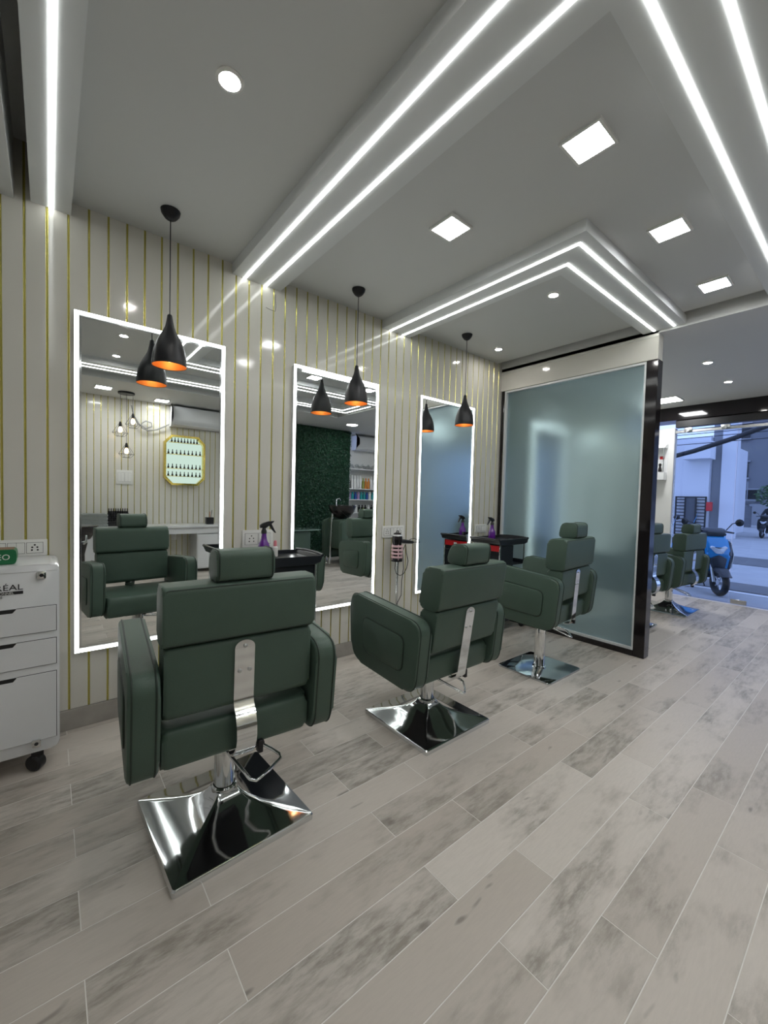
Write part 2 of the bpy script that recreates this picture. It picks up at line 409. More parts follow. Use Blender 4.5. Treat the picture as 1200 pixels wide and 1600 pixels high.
# ---- frosted partition
pt = struct('wall_partition')
XP = 4.0
obj('header', box(B(), XP, XP+0.11, -1.56, -0.0005, 2.585, 2.835, 0.002, 1), laminate, pt, 30)
obj('header_bead', box(B(), XP-0.004, XP-0.0002, -1.555, -0.002, 2.775, 2.780), wallp, pt, None)
obj('end_post', box(B(), XP, XP+0.11, -1.565, -1.475, 0.001, 2.584, 0.003, 1), blackg, pt, 30)
obj('wall_post', box(B(), XP, XP+0.11, -0.045, -0.0115, 0.001, 2.584, 0.003, 1), blackg, pt, 30)
obj('base_rail', box(B(), XP, XP+0.11, -1.474, -0.046, 0.001, 0.05, 0.002, 1), blackg, pt, 30)
obj('glass_pane', box(B(), XP+0.045, XP+0.055, -1.46, -0.065, 0.068, 2.565), frost_m, pt, None)
b = B()
for (y0, y1, z0, z1) in ((-1.474,-1.458,0.051,2.583),(-0.068,-0.046,0.051,2.583),(-1.458,-0.068,0.051,0.070),(-1.458,-0.068,2.563,2.583)): box(b, XP+0.012, XP+0.09, y0, y1, z0, z1)
obj('glazing_frame', b, alu, pt, 30)

# ---- shop front
wf = struct('wall_front')
obj('pier', box(B(), XF, XF+0.12, -0.78, 0.0, -0.12, 2.50), wallp, wf, 30)
obj('pier', box(B(), XF, XF+0.12, YB, -4.2, -0.12, 2.50), wallp, wf, 30)
obj('fascia', box(B(), XF-0.05, XF+0.30, YB, 0.0, 2.605, 3.15), blackg, wf, 30)
obj('door_track', box(B(), XF-0.02, XF+0.08, -4.2, -0.79, 2.50, 2.604, 0.004, 1), blackm, wf, 30)
obj('transom_rail', box(B(), XF-0.012, XF+0.03, -4.2, -0.79, 2.415, 2.455, 0.003, 1), steel, wf, 30)
for yy in (-0.95, -1.38, -2.0, -3.0):
    b = B(); box(b, XF-0.03, XF+0.0, yy-0.05, yy+0.05, 2.43, 2.485, 0.006, 2); cyl(b, (XF-0.045, yy, 2.44), (XF-0.005, yy, 2.44), 0.02, 14)
    obj('track_clamp', b, steel, wf)
win = struct('window_1', box(B(), XF+0.035, XF+0.047, -1.50, -0.785, 0.012, 2.50), glass_m)
win2 = struct('door_1', box(B(), XF+0.015, XF+0.027, -2.55, -1.515, 0.012, 2.44), glass_m)
b = B(); box(b, XF+0.004, XF+0.038, -1.70, -1.53, 0.012, 0.075, 0.004, 1); obj('patch_fitting', b, steel, win2)
win3 = struct('window_2', box(B(), XF+0.035, XF+0.047, -4.2, -2.56, 0.012, 2.50), glass_m)

# ================================================================== LIT MIRRORS
def lit_mirror(x0, x1, z0, z1, label):
    t = thing('wall_mirror', label, 'mirror', ((x0+x1)/2, 0, 0), 0, 'lit mirrors along the panelled wall')
    a = (x1-x0)/2; w_ = 0.020; D = -0.036
    obj('backing', box(B(), -a+0.004, a-0.004, D+0.004, -0.0025, z0+0.004, z1-0.004), alu, t, 30)
    obj('glass', box(B(), -a+w_+0.012, a-w_-0.012, D-0.001, D+0.0035, z0+w_+0.012, z1-w_-0.012), mirror_m, t, None)
    b = B()
    g = w_+0.0005
    for (p, q, r, u) in ((-a+g,-a+w_+.0115,z0+g,z1-g),(a-w_-.0115,a-g,z0+g,z1-g),(-a+w_+.0115,a-w_-.0115,z0+g,z0+w_+.0115),(-a+w_+.0115,a-w_-.0115,z1-w_-.0115,z1-g)): box(b, p, q, D-0.0005, D+0.0035, r, u)
    obj('bevel_border', b, chrome, t, None)
    b = B()
    for (p, q, r, u) in ((-a,-a+w_,z0,z1),(a-w_,a,z0,z1),(-a+w_,a-w_,z0,z0+w_),(-a+w_,a-w_,z1-w_,z1)): box(b, p, q, D-0.0065, D-0.0055, r, u, 0.0)
    lb = obj('led_border', b, mled_m, t, None)
    b = B()
    for (p, q, r, u) in ((-a,-a+w_,z0,z1),(a-w_,a,z0,z1),(-a+w_,a-w_,z0,z0+w_),(-a+w_,a-w_,z1-w_,z1)): box(b, p, q, D-0.0054, D+0.0030, r, u)
    obj('led_channel', b, alu, t, None)
lit_mirror(0.107, 0.902, 0.440, 2.312, 'tall lit mirror nearest the camera, reflecting the first green chair')
lit_mirror(1.400, 2.198, 0.440, 2.312, 'tall lit mirror in the middle, reflecting a dark green hedge wall')
lit_mirror(2.700, 3.490, 0.440, 2.312, 'tall lit mirror beside the frosted partition, reflecting blue-grey glass')
lit_mirror(4.640, 5.440, 0.440, 2.312, 'lit mirror glowing through the frosted glass, nearer one')
lit_mirror(5.890, 6.690, 0.440, 2.312, 'lit mirror glowing through the frosted glass, farther one by the door')

# ================================================================== PENDANTS
def pendant(x, y, label):
    t = thing('pendant_lamp', label, 'pendant lamp', (x, y, ZC), 0, 'black pendant lamps in front of the mirrors')
    obj('canopy', lathe(B(), [(0,-0.052),(0.012,-0.052),(0.030,-0.040),(0.046,-0.018),(0.050,-0.0005),(0,-0.0005)], 28), blackm, t)
    obj('cord', cyl(B(), (0,0,-0.0505), (0.0,0,-0.565), 0.0028, 8), blackp, t)
    zr = 2.045-ZC
    prof = [(0.087,0),(0.088,0.012),(0.086,0.045),(0.079,0.085),(0.066,0.125),(0.049,0.160),(0.033,0.190),(0.023,0.215),(0.017,0.245),(0.013,0.275),(0.007,0.282),(0.0,0.283)]
    sh = obj('lamp_shade', lathe(B(), [(r, z+zr) for r, z in prof], 36), blackm, t, 50)
    ins = [(0.0865,0.0008),(0.0862,0.012),(0.0840,0.045),(0.0770,0.085),(0.0640,0.125),(0.047,0.160),(0.031,0.188),(0,0.19)]
    obj('shade_lining', lathe(B(), [(r, z+zr) for r, z in ins], 36), copper_in, sh, 50)
    obj('shade_rim', lathe(B(), [(0.0866,0.0),(0.0872,-0.0015),(0.088,0.0)], 36, (0,0,zr)), blackm, sh)
    obj('bulb', lathe(B(), [(0,0.022),(0.012,0.025),(0.021,0.036),(0.024,0.050),(0.020,0.066),(0.012,0.085),(0.011,0.11),(0,0.11)], 20, (0,0,zr)), bulb_m, t)
pendant(0.520, -0.290, 'black pendant lamp with copper lining in front of the first mirror')
pendant(1.785, -0.292, 'black pendant lamp with copper lining in front of the middle mirror')
pendant(3.029, -0.293, 'black pendant lamp with copper lining in front of the mirror by the partition')

# ================================================================== CHAIRS
def hpath(pts, axis, c): return [P3(axis, a, b, c) for a, b in pts]
def make_chair(kind, dz, label, loc, rz, lever=-0.5, bracket='flat', ln=0.045, yo=0.0, brot=0.0, su=0.0):
    t = thing('styling_chair', label, 'chair', (loc[0], loc[1], 0), rz, 'green styling chairs')
    # base: square, kept along the room
    br = -rz + brot
    bh = 0.271
    base_mat = chrome
    if kind == 'pyramid':
        b = B(); n = 8
        rings = []
        prof = [(1.0, 0.0), (1.0, 0.020), (0.985, 0.026), (0.955, 0.028), (0.80, 0.036), (0.6, 0.048), (0.42, 0.064), (0.29, 0.083), (0.20, 0.104), (0.165, 0.118)]
        for s, z in prof:
            q = rrect(-bh*s, bh*s, -bh*s, bh*s, max(0.012, 0.012 + (1-s)*0.055)*min(1, s*1.4), 5)
            rings.append([b.verts.new((x, y, z)) for x, y in q])
        for A, C in zip(rings, rings[1:]):
            k = len(A)
            for j in range(k): b.faces.new((A[j], A[(j+1)%k], C[(j+1)%k], C[j]))
        b.faces.new(rings[0][::-1]); b.faces.new(rings[-1])
        bo = obj('base_plate', b, chrome, t, 35, (0,0,0.001), (0,0,br))
        zc = 0.118
        obj('base_collar', lathe(B(), [(0.046,0.10),(0.050,0.112),(0.050,0.128),(0.044,0.134)], 32), chrome, t)
    else:
        b = prism(B(), rrect(-0.245, 0.245, -0.225, 0.225, 0.03, 5), 'z', 0.001, 0.013, 0.003, 2)
        obj('base_plate', b, chrome_d, t, 35, None, (0,0,br))
        zc = 0.0135
        obj('base_collar', lathe(B(), [(0.052,0.0135),(0.052,0.022),(0.041,0.026)], 32), chrome, t)
    zs = 0.385 + dz                                   # underside of the seat
    obj('pole', lathe(B(), [(0.041, zc), (0.041, 0.27+dz*0.6), (0.043, 0.272+dz*0.6), (0.043, zs-0.035), (0.036, zs-0.033)], 32, cap1=True), chrome, t)
    obj('piston', lathe(B(), [(0.024, zs-0.033), (0.024, zs-0.012)], 20), blackp, t)
    obj('seat_frame', box(B(), -0.13, 0.13, -0.13, 0.20, zs-0.014, zs+0.004, 0.003, 1), blackm, t, 30)
    # pump lever: chrome loop from both sides of the pole
    c, s = math.cos(lever), math.sin(lever)
    def R2(x, y, z): return (x*c - y*s, x*s + y*c, z)
    zl = zs-0.055
    pts = [R2(*p) for p in ((-0.046,0.0,zl),(-0.052,-0.05,zl-0.012),(-0.072,-0.17,zl-0.060),(-0.078,-0.205,zl-0.075),(-0.066,-0.222,zl-0.082),(0.0,-0.226,zl-0.084),(0.085,-0.222,zl-0.082),(0.098,-0.205,zl-0.075),(0.092,-0.17,zl-0.060),(0.056,-0.05,zl-0.012),(0.046,0.0,zl))]
    lv = obj('pump_lever', tube(B(), pts, 0.0065, 10), chrome, t, 60)
    for q in (-1, 1): obj('lever_pivot', cyl(B(), R2(q*0.043,0,zl), R2(q*0.062,0,zl), 0.013, 14), blackm, lv)
    # seat
    b = prism(B(), rpoly([(-0.225, zs+0.005), (0.30, zs+0.005), (0.335, zs+0.165), (-0.235, zs+0.150)], [0.03,0.05,0.06,0.03]), 'x', -0.264, 0.264, 0.022, 3)
    st = obj('seat', b, leather, t, 50)
    # backrest, leaning back a little
    def lean(y, z): return y + yo - (z - (zs+0.17))*ln
    zl0, zl1, zu1 = zs+0.190, zs+0.442-su, zs+0.650
    y0, y1 = -0.245, -0.125
    b = prism(B(), rpoly([(lean(y0,zl0), zl0), (lean(y1,zl0), zl0), (lean(y1,zl1), zl1), (lean(y0,zl1), zl1)], [0.03,0.03,0.022,0.022]), 'x', -0.262, 0.262, 0.014, 3)
    obj('lower_backrest', b, leather, t, 50)
    yu0, yu1 = y0-0.012, y1+0.012
    b = prism(B(), rpoly([(lean(yu0,zl1+.004), zl1+.004), (lean(yu1,zl1+.004), zl1+.004), (lean(yu1,zu1), zu1), (lean(yu0,zu1), zu1)], [0.022,0.028,0.040,0.026]), 'x', -0.270, 0.270, 0.013, 3)
    ub = obj('upper_backrest', b, leather, t, 50)
    loop = rrect(-0.263, 0.263, zl1+0.012, zu1-0.010, 0.018, 5)
    obj('piping', tube(B(), [(a, lean(yu0, q)+0.0055, q) for a, q in loop], 0.0035, 6, True), piping_m, ub, 60)
    # headrest on two hidden bars
    zh0, zh1 = zu1+0.004, zu1+0.112
    hp = rpoly([(lean(yu0,zh0)+0.006, zh0), (lean(yu1,zh0)-0.004, zh0), (lean(yu1,zh1)-0.016, zh1), (lean(yu0,zh1)+0.010, zh1)], [0.022,0.03,0.042,0.030])
    hr = obj('headrest', prism(B(), hp, 'x', -0.103, 0.103, 0.010, 3), leather, t, 50)
    for sx in (-1, 1): obj('piping', tube(B(), [(sx*0.0945, a, q) for a, q in [(v[0]*1.0, v[1]) for v in hp]], 0.0032, 6, True), piping_m, hr, 60)
    obj('headrest_bar', box(B(), -0.05, 0.05, lean(y0,zu1)+0.045, lean(y0,zu1)+0.060, zu1-0.02, zh0+0.012), chrome, hr, 30)
    # arms
    for sx in (-1, 1):
        prof = rpoly([(-0.258, zs-0.004), (0.295, zs+0.026), (0.325, zs+0.428), (-0.296, zs+0.372)], [0.085,0.10,0.085,0.075], 7)
        xa, xb = (0.273, 0.366) if sx > 0 else (-0.366, -0.273)
        ar = obj('armrest', prism(B(), prof, 'x', xa, xb, 0.014, 3), leather, t, 50)
        xo = sx*0.366
        # raised side panel with a sewn seam
        cy, cz = 0.0, zs+0.19
        sp = rpoly([(-0.165, cz-0.100), (0.165, cz-0.085), (0.178, cz+0.115), (-0.178, cz+0.085)], 0.045, 6)
        obj('side_pad', prism(B(), sp, 'x', min(xo, xo+sx*0.007), max(xo, xo+sx*0.007), 0.0045, 3), leather, ar, 50)
        obj('pad_seam', tube(B(), [(xo+sx*0.0005, a, q) for a, q in sp], 0.0056, 6, True), piping_m, ar, 60)
        for xx in (xa+0.012, xb-0.012):
            k = 0.998
            obj('piping', tube(B(), [(xx, a, q) for a, q in prof], 0.0034, 6, True), piping_m, ar, 60)
        obj('arm_bracket', box(B(), min(sx*0.262, sx*0.275), max(sx*0.262, sx*0.275), -0.06, 0.08, zs+0.05, zs+0.09), blackm, ar, 30)
    # chrome back bracket
    zt = zl1-0.035
    if bracket == 'curved':
        path = [(lean(y0,zt)-0.004, zt), (lean(y0,zl0+0.12)-0.004, zl0+0.12), (lean(y0,zl0+0.03)-0.004, zl0+0.03), (y0-0.010, zl0+0.005), (y0-0.036, zl0-0.022), (y0-0.052, zl0-0.060), (y0-0.054, zl0-0.100), (y0-0.040, zl0-0.145), (y0-0.010, zl0-0.180), (y0+0.03, zl0-0.200), (y0+0.06, zl0-0.205)]
    else:
        path = [(lean(y0,zt)-0.004, zt), (lean(y0,zl0+0.12)-0.004, zl0+0.12), (lean(y0,zl0+0.03)-0.004, zl0+0.03), (lean(y0,zl0-0.02)-0.004, zl0-0.02), (lean(y0,zl0-0.10)-0.004, zl0-0.10), (lean(y0,zl0-0.175)-0.004, zl0-0.175), (y0+0.01, zl0-0.198), (y0+0.05, zl0-0.203)]
    b = B(); hw = 0.036; rows = []
    for i, (yy, zz) in enumerate(path):
        a = path[max(i-1,0)]; d = path[min(i+1,len(path)-1)]
        ty, tz = d[0]-a[0], d[1]-a[1]; l = math.hypot(ty, tz); ny, nz = tz/l*0.0035, -ty/l*0.0035
        rows.append([b.verts.new((-hw, yy+ny, zz+nz)), b.verts.new((hw, yy+ny, zz+nz)), b.verts.new((hw, yy-ny, zz-nz)), b.verts.new((-hw, yy-ny, zz-nz))])
    for A, C in zip(rows, rows[1:]):
        for j in range(4): b.faces.new((A[j], A[(j+1)%4], C[(j+1)%4], C[j]))
    b.faces.new(rows[0]); b.faces.new(rows[-1][::-1])
    # rounded head of the strap
    pr = [(hw*math.cos(PI*j/10), zt+hw*0.75*math.sin(PI*j/10)) for j in range(11)]
    prism(b, pr, 'y', lean(y0,zt)-0.0075, lean(y0,zt)-0.0005)
    bk = obj('back_bracket', b, chrome, t, 40)
    for bx_, bz in ((0.0, zt+0.006), (-0.018, zt-0.085), (0.018, zt-0.085)):
        yb = lean(y0, bz)-0.0075
        lb = B(); 
        tube(lb, [(bx_, yb, bz), (bx_, yb-0.003, bz), (bx_, yb-0.0055, bz)], [0.0075, 0.0072, 0.004], 14); obj('bolt', lb, steel, bk, 40)
    b = B(); cyl(b, (0.045, y0+0.02, zl0-0.186), (0.088, y0+0.02, zl0-0.182), 0.009, 12); box(b, 0.062, 0.082, y0+0.005, y0+0.035, zl0-0.215, zl0-0.165, 0.003, 1)
    obj('recline_knob', b, blackm, bk, 40)
    return t
D2R = PI/180
make_chair('pyramid', 0.0, 'green leather styling chair nearest the camera, on a chrome pyramid base', (0.570, -1.13), -4.0*D2R, 0.55, 'curved', brot=2.5*D2R)
make_chair('pyramid', -0.04, 'green leather styling chair in the middle, on a chrome pyramid base', (1.795, -1.11), 0*D2R, 0.75, 'flat', ln=0.14, yo=-0.03, su=0.02)
make_chair('flat', 0.045, 'green leather styling chair by the frosted partition, on a flat steel plate', (3.08, -1.115), 4.5*D2R, 0.6, 'flat', ln=0.06, yo=-0.01, su=0.02, brot=0.0)
make_chair('pyramid', -0.03, 'green leather styling chair past the partition, nearer the glass front', (6.17, -1.12), -8*D2R, 0.5, 'curved')
make_chair('flat', 0.0, 'green leather styling chair half hidden behind the black partition post', (5.02, -1.06), -8*D2R, 0.5, 'curved')

# ================================================================== WHITE DRAWER CABINET (left edge)
cab = thing('drawer_cabinet', 'white rolling drawer cabinet with black lettering at the left edge', 'cabinet', (-0.192, -0.185, 0))
CF = -0.165                                   # local front face
dark_in = mat('dark_recess', (0.012, 0.012, 0.012), 0.6, noise=0.1)
obj('body', prism(B(), rrect(-0.23, 0.23, 0.10, 0.992, 0.035, 6), 'y', CF, 0.165, 0.006, 2), whiteg, cab, 40)
obj('top_seam', box(B(), -0.222, 0.222, CF-0.0006, CF+0.001, 0.9585, 0.9605), steel, cab, None)
def drawer(z0, z1, name, deep):
    notch = [(-0.215, z0), (0.217, z0), (0.217, z1), (0.075, z1), (0.062, z1-0.018), (-0.062, z1-0.018), (-0.075, z1), (-0.215, z1)]
    b = prism(B(), notch, 'y', CF-0.006, CF-0.0005, 0.0012, 1)
    d = obj(name, b, whiteg, cab, 35)
    obj('handle_recess', prism(B(), [(-0.076, z1+0.001), (0.076, z1+0.001), (0.063, z1-0.019), (-0.063, z1-0.019)], 'y', CF-0.0012, CF-0.0004), dark_in, d, None)
    b = B()
    for (p, q, r, u) in ((-0.2175,0.2195,z0-0.0025,z0-0.0002),(-0.2175,-0.2152,z0,z1),(0.2172,0.2195,z0,z1),(0.0755,0.2195,z1+0.0002,z1+0.0025),(-0.2175,-0.0755,z1+0.0002,z1+0.0025)): box(b, p, q, CF-0.0008, CF+0.001, r, u)
    obj('shadow_gap', b, dark_in, d, None)
drawer(0.672, 0.793, 'drawer', 0); drawer(0.512, 0.635, 'drawer', 0); drawer(0.155, 0.474, 'door', 0)
ink = mat('black_print', (0.012, 0.012, 0.014), 0.5, noise=0.1)
for (lx, lz) in ((0.164, 0.943), (0.143, 0.146)):
    lk = obj('lock', prism(B(), rrect(lx-0.017, lx+0.017, lz-0.018, lz+0.018, 0.006, 4), 'y', CF-0.016, CF-0.0005, 0.003, 2), chrome, cab, 40)
    obj('keyhole', cyl(B(), (lx, CF-0.0175, lz), (lx, CF-0.0155, lz), 0.008, 12), blackm, lk)
lt = text_obj('lettering', "L'OR\u00c9AL", 0.037, ink, cab, (0.099, CF-0.0012, 0.882), (PI/2, 0, 0), align='RIGHT'); lt.scale = (1.15, 1, 1)
obj('print_bar', box(B(), -0.075, 0.099, CF-0.0014, CF-0.0002, 0.862, 0.876), ink, cab, None)
text_obj('lettering', 'PROFESSIONNEL', 0.0150, whitep, cab, (0.012, CF-0.0022, 0.8640), (PI/2, 0, 0), align='CENTER')
text_obj('lettering', 'PARIS', 0.015, ink, cab, (0.010, CF-0.0012, 0.848), (PI/2, 0, 0), align='CENTER')
for cx_ in (-0.175, 0.14):
    for cy_ in (-0.135, 0.135):
        cs = obj('caster', tube(B(), [(cx_-0.013, cy_-0.016, 0.038), (cx_-0.010, cy_-0.013, 0.038), (cx_+0.010, cy_+0.013, 0.038), (cx_+0.013, cy_+0.016, 0.038)], [0.030, 0.037, 0.037, 0.030], 24), blackp, cab, 40)
        obj('caster_fork', box(B(), cx_-0.016, cx_+0.03, cy_-0.02, cy_+0.02, 0.068, 0.102, 0.004, 1), blackm, cs, 30)
tb = thing('tissue_box', 'green tissue box with white lettering on the white cabinet', 'tissue box', (-0.225, -0.245, 0.9935))
grn = mat('green_card', (0.01, 0.14, 0.05), 0.4, noise=0.15, nscale=20)
obj('carton', prism(B(), rpoly([(-0.108,0.001),(0.104,0.001),(0.110,0.034),(0.104,0.068),(-0.108,0.068)], [0.004,0.012,0.02,0.012,0.004]), 'y', -0.055, 0.055, 0.002, 1), grn, tb, 40)
text_obj('lettering', 'SEO', 0.036, whitep, tb, (0.086, -0.0562, 0.022), (PI/2, 0, 0), align='RIGHT')
obj('carton_top', box(B(), -0.104, 0.098, -0.05, 0.05, 0.0683, 0.0695), mat('brown_card', (0.25, 0.16, 0.10), 0.6, noise=0.1), tb, None)
b = B(); bmesh.ops.create_grid(b, x_segments=8, y_segments=5, size=1)
for v in b.verts:
    x, y = v.co.x, v.co.y; v.co = Vector((0.0+x*0.045, y*0.018+0.008*math.sin(3*x), 0.070+0.045*(1-x*x)*(0.7+0.3*math.sin(5*x+2*y))))
o = obj('tissue', b, whitep, tb, 60)
sm = o.modifiers.new('solid', 'SOLIDIFY'); sm.thickness = 0.0015

# ================================================================== SWITCH PLATES
def switch_plate(x0, x1, z0, z1, y, sg, mods, label):
    t = thing('switch_plate', label, 'switch plate', ((x0+x1)/2, y, (z0+z1)/2), 0 if sg < 0 else PI, 'electrical plates on the walls')
    a, h = (x1-x0)/2, (z1-z0)/2
    obj('plate', prism(B(), rrect(-a, a, -h, h, 0.006, 3), 'y', -0.012, -0.0025, 0.002, 2), whitep, t, 35)
    n = len(mods); wd = (2*a-0.03)/n
    for i, mtype in enumerate(mods):
        c0 = -a+0.015+i*wd+0.004; c1 = c0+wd-0.008; hh = h*0.62
        gp = obj('module_gap', box(B(), c0-0.0015, c1+0.0015, -0.0126, -0.0118, -hh-0.0015, hh+0.0015), dark_in, t, None)
        if mtype == 's':
            for p, q in ((c0, (c0+c1)/2-0.0006), ((c0+c1)/2+0.0006, c1)): obj('rocker', box(B(), p, q, -0.0155, -0.0127, -hh, hh, 0.001, 1), whitep, gp, 30)
        else:
            f = obj('socket', box(B(), c0, c1, -0.0145, -0.0127, -hh, hh, 0.001, 1), whitep, gp, 30)
            cm = (c0+c1)/2; rr = min(0.0045, (c1-c0)*0.07)
            b = B()
            for hx, hz in ((0, .55), (-.42, .1), (.42, .1), (-.48, -.42), (.48, -.42)):
                cyl(b, (cm+hx*(c1-c0)*0.5*0.75, -0.0149, hz*hh), (cm+hx*(c1-c0)*0.5*0.75, -0.0144, hz*hh), rr, 10)
            ho = obj('pin_holes', b, dark_in, f, None); ho['kind'] = 'stuff'
switch_plate(-0.33, -0.007, 0.990, 1.078, 0.0, -1, 'sss5', 'wide white switch plate above the drawer cabinet')
switch_plate(1.045, 1.270, 0.965, 1.092, 0.0, -1, '5s', 'white switch plate behind the first purple spray bottle')
switch_plate(2.300, 2.560, 0.985, 1.092, 0.0, -1, '5s5', 'white switch plate above the hair dryer')
switch_plate(3.610, 3.800, 0.985, 1.078, 0.0, -1, '5s', 'white switch plate between the third mirror and the partition')
switch_plate(0.824, 1.044, 1.445, 1.670, YB, 1, 'ss', 'square white switch panel on the far wall, seen in the first mirror')
obj('stray_wire', tube(B(), [(1.262,-0.004,2.78),(1.258,-0.012,2.74),(1.263,-0.012,2.69),(1.255,-0.018,2.655),(1.21,-0.03,2.65),(1.18,-0.034,2.655)], 0.0016, 6), blackp, None, 60)
tag(bpy.data.objects['stray_wire'], 'thin loose wire sticking out below the large ceiling angle', 'wire')

# ================================================================== TROLLEYS
blackt = mat('black_trolley_plastic', (0.012, 0.014, 0.018), 0.28, noise=0.1)
def trolley(loc, label, rz=0):
    t = thing('salon_trolley', label, 'trolley', loc, rz, 'black salon trolleys')
    hx, hy = 0.215, 0.165
    # flared top tray with end grips
    pr = [(-hx-0.045, 0.945), (-hx-0.028, 0.905), (-hx+0.02, 0.893), (hx-0.02, 0.893), (hx+0.028, 0.905), (hx+0.050, 0.952), (hx+0.038, 0.957), (hx+0.018, 0.930), (-hx-0.016, 0.925), (-hx-0.036, 0.950)]
    tp = obj('top_tray', prism(B(), pr, 'y', -hy-0.02, hy+0.02, 0.003, 1), blackt, t, 40)
    for sy in (-1, 1):
        obj('tray_lip', prism(B(), [(-hx-0.03,0.915),(hx+0.03,0.915),(hx+0.048,0.957),(-hx-0.04,0.950)], 'y', sy*(hy+0.0135)-0.0055, sy*(hy+0.0135)+0.0055, 0.002, 1), blackt, tp, 40)
    for sx in (-1, 1): obj('grip', tube(B(), [(sx*(hx+0.04), -hy-0.02, 0.95), (sx*(hx+0.055), -hy*0.5, 0.955), (sx*(hx+0.055), hy*0.5, 0.955), (sx*(hx+0.04), hy+0.02, 0.95)], 0.011, 10), blackt, tp, 60)
    obj('side_wall', box(B(), -hx+0.004, -hx+0.012, -hy, hy, 0.12, 0.892), blackt, t, 30)
    obj('back_wall', box(B(), -hx+0.004, hx-0.03, hy-0.008, hy, 0.12, 0.892), blackt, t, 30)
    obj('core', box(B(), -hx+0.013, 0.02, -hy+0.004, hy-0.0085, 0.12, 0.885), blackt, t, 30)
    obj('rear_core', box(B(), 0.0205, hx-0.02, hy-0.10, hy-0.009, 0.12, 0.885), blackt, t, 30)
    # red pull drawer in the end
    dr = obj('drawer', box(B(), -hx-0.006, -hx+0.003, -hy+0.012, hy-0.012, 0.828, 0.888, 0.003, 1), red_m, t, 30)
    obj('drawer_pull', box(B(), -hx-0.012, -hx-0.0065, -0.02, 0.02, 0.845, 0.870, 0.002, 1), whitep, dr, 30)
    for z in (0.70, 0.52, 0.34):
        d = obj('drawer', box(B(), -hx-0.004, -hx+0.003, -hy+0.012, hy-0.012, z-0.07, z+0.085, 0.003, 1), blackt, t, 30)
    for z in (0.30, 0.50, 0.68):
        obj('tray', prism(B(), [(0.021, z), (hx-0.012, z), (hx-0.004, z+0.045), (hx-0.009, z+0.045), (hx-0.016, z+0.006), (0.021, z+0.006)], 'y', -hy, hy-0.101, 0.0015, 1), blackt, t, 40)
    for sx in (-1, 1):
        for sy in (-1, 1):
            obj('post', cyl(B(), (sx*hx, sy*hy, 0.085), (sx*hx, sy*hy, 0.892), 0.0075, 12), chrome, t)
            cs = obj('caster', cyl(B(), (sx*hx-0.01, sy*hy, 0.029), (sx*hx+0.01, sy*hy, 0.029), 0.029, 18), blackp, t)
            obj('caster_fork', lathe(B(), [(0.016,0.05),(0.018,0.075),(0.010,0.087)], 14, (sx*hx, sy*hy, 0)), chrome, cs)
    obj('base_tray', box(B(), -hx+0.004, hx-0.004, -hy, hy-0.009, 0.10, 0.119, 0.003, 1), blackt, t, 30)
    return t
trolley((3.72, -0.245, 0), 'black salon trolley with a red drawer beside the frosted partition')
trolley((1.160, -0.29, 0), 'black salon trolley half hidden behind the first chair', PI)

def spray(loc, rz, txt, label):
    t = thing('spray_bottle', label, 'spray bottle', loc, rz, 'purple spray bottles')
    bd = obj('bottle', lathe(B(), [(0,0.0005),(0.034,0.0005),(0.037,0.006),(0.0375,0.075),(0.034,0.092),(0.024,0.108),(0.019,0.125),(0.0155,0.150),(0.0155,0.158),(0,0.158)], 28), purple, t, 50)
    obj('print', prism(B(), [(0.0376*math.cos(a), 0.0376*math.sin(a)) for a in [(-150+i*10)*D2R for i in range(13)]] + [(0.0371*math.cos(a), 0.0371*math.sin(a)) for a in [(-30-i*10)*D2R for i in range(13)]], 'z', 0.018, 0.055), ink, bd, None)
    if txt: text_obj('lettering', txt, 0.020, whitep, bd, (0, -0.0385, 0.032), (PI/2, 0, 0), 0.0005, 'CENTER')
    hd = obj('spray_head', lathe(B(), [(0.018,0.1585),(0.018,0.176),(0.013,0.184),(0.012,0.196),(0,0.196)], 20), blackp, t)
    prof = [(-0.028,0.196),(0.012,0.194),(0.030,0.208),(0.064,0.232),(0.068,0.240),(0.030,0.238),(-0.010,0.226),(-0.028,0.214)]
    obj('nozzle_block', prism(B(), prof, 'y', -0.010, 0.010, 0.003, 2), blackp, hd, 40)
    obj('trigger', prism(B(), [(0.034,0.212),(0.050,0.222),(0.060,0.196),(0.084,0.160),(0.076,0.160),(0.050,0.186)], 'y', -0.007, 0.007, 0.002, 1), blackp, hd, 40)
spray((1.098, -0.255, 0.9310), 0.0, '19.G', 'purple spray bottle with black trigger near the first mirror')
spray((3.600, -0.235, 0.9310), PI, None, 'purple spray bottle with black trigger by the frosted partition')
t = thing('pump_bottle', 'small clear bottle with pink cap beside the first purple spray bottle', 'bottle', (1.178, -0.255, 0.9310))
obj('bottle', lathe(B(), [(0,0.0005),(0.017,0.0005),(0.018,0.004),(0.018,0.062),(0.010,0.070),(0,0.070)], 20), whitep, t)
obj('cap', lathe(B(), [(0.011,0.0705),(0.011,0.095),(0.007,0.108),(0,0.108)], 16), mat('pink_plastic', (0.70, 0.22, 0.25), 0.35, noise=0.05), t)

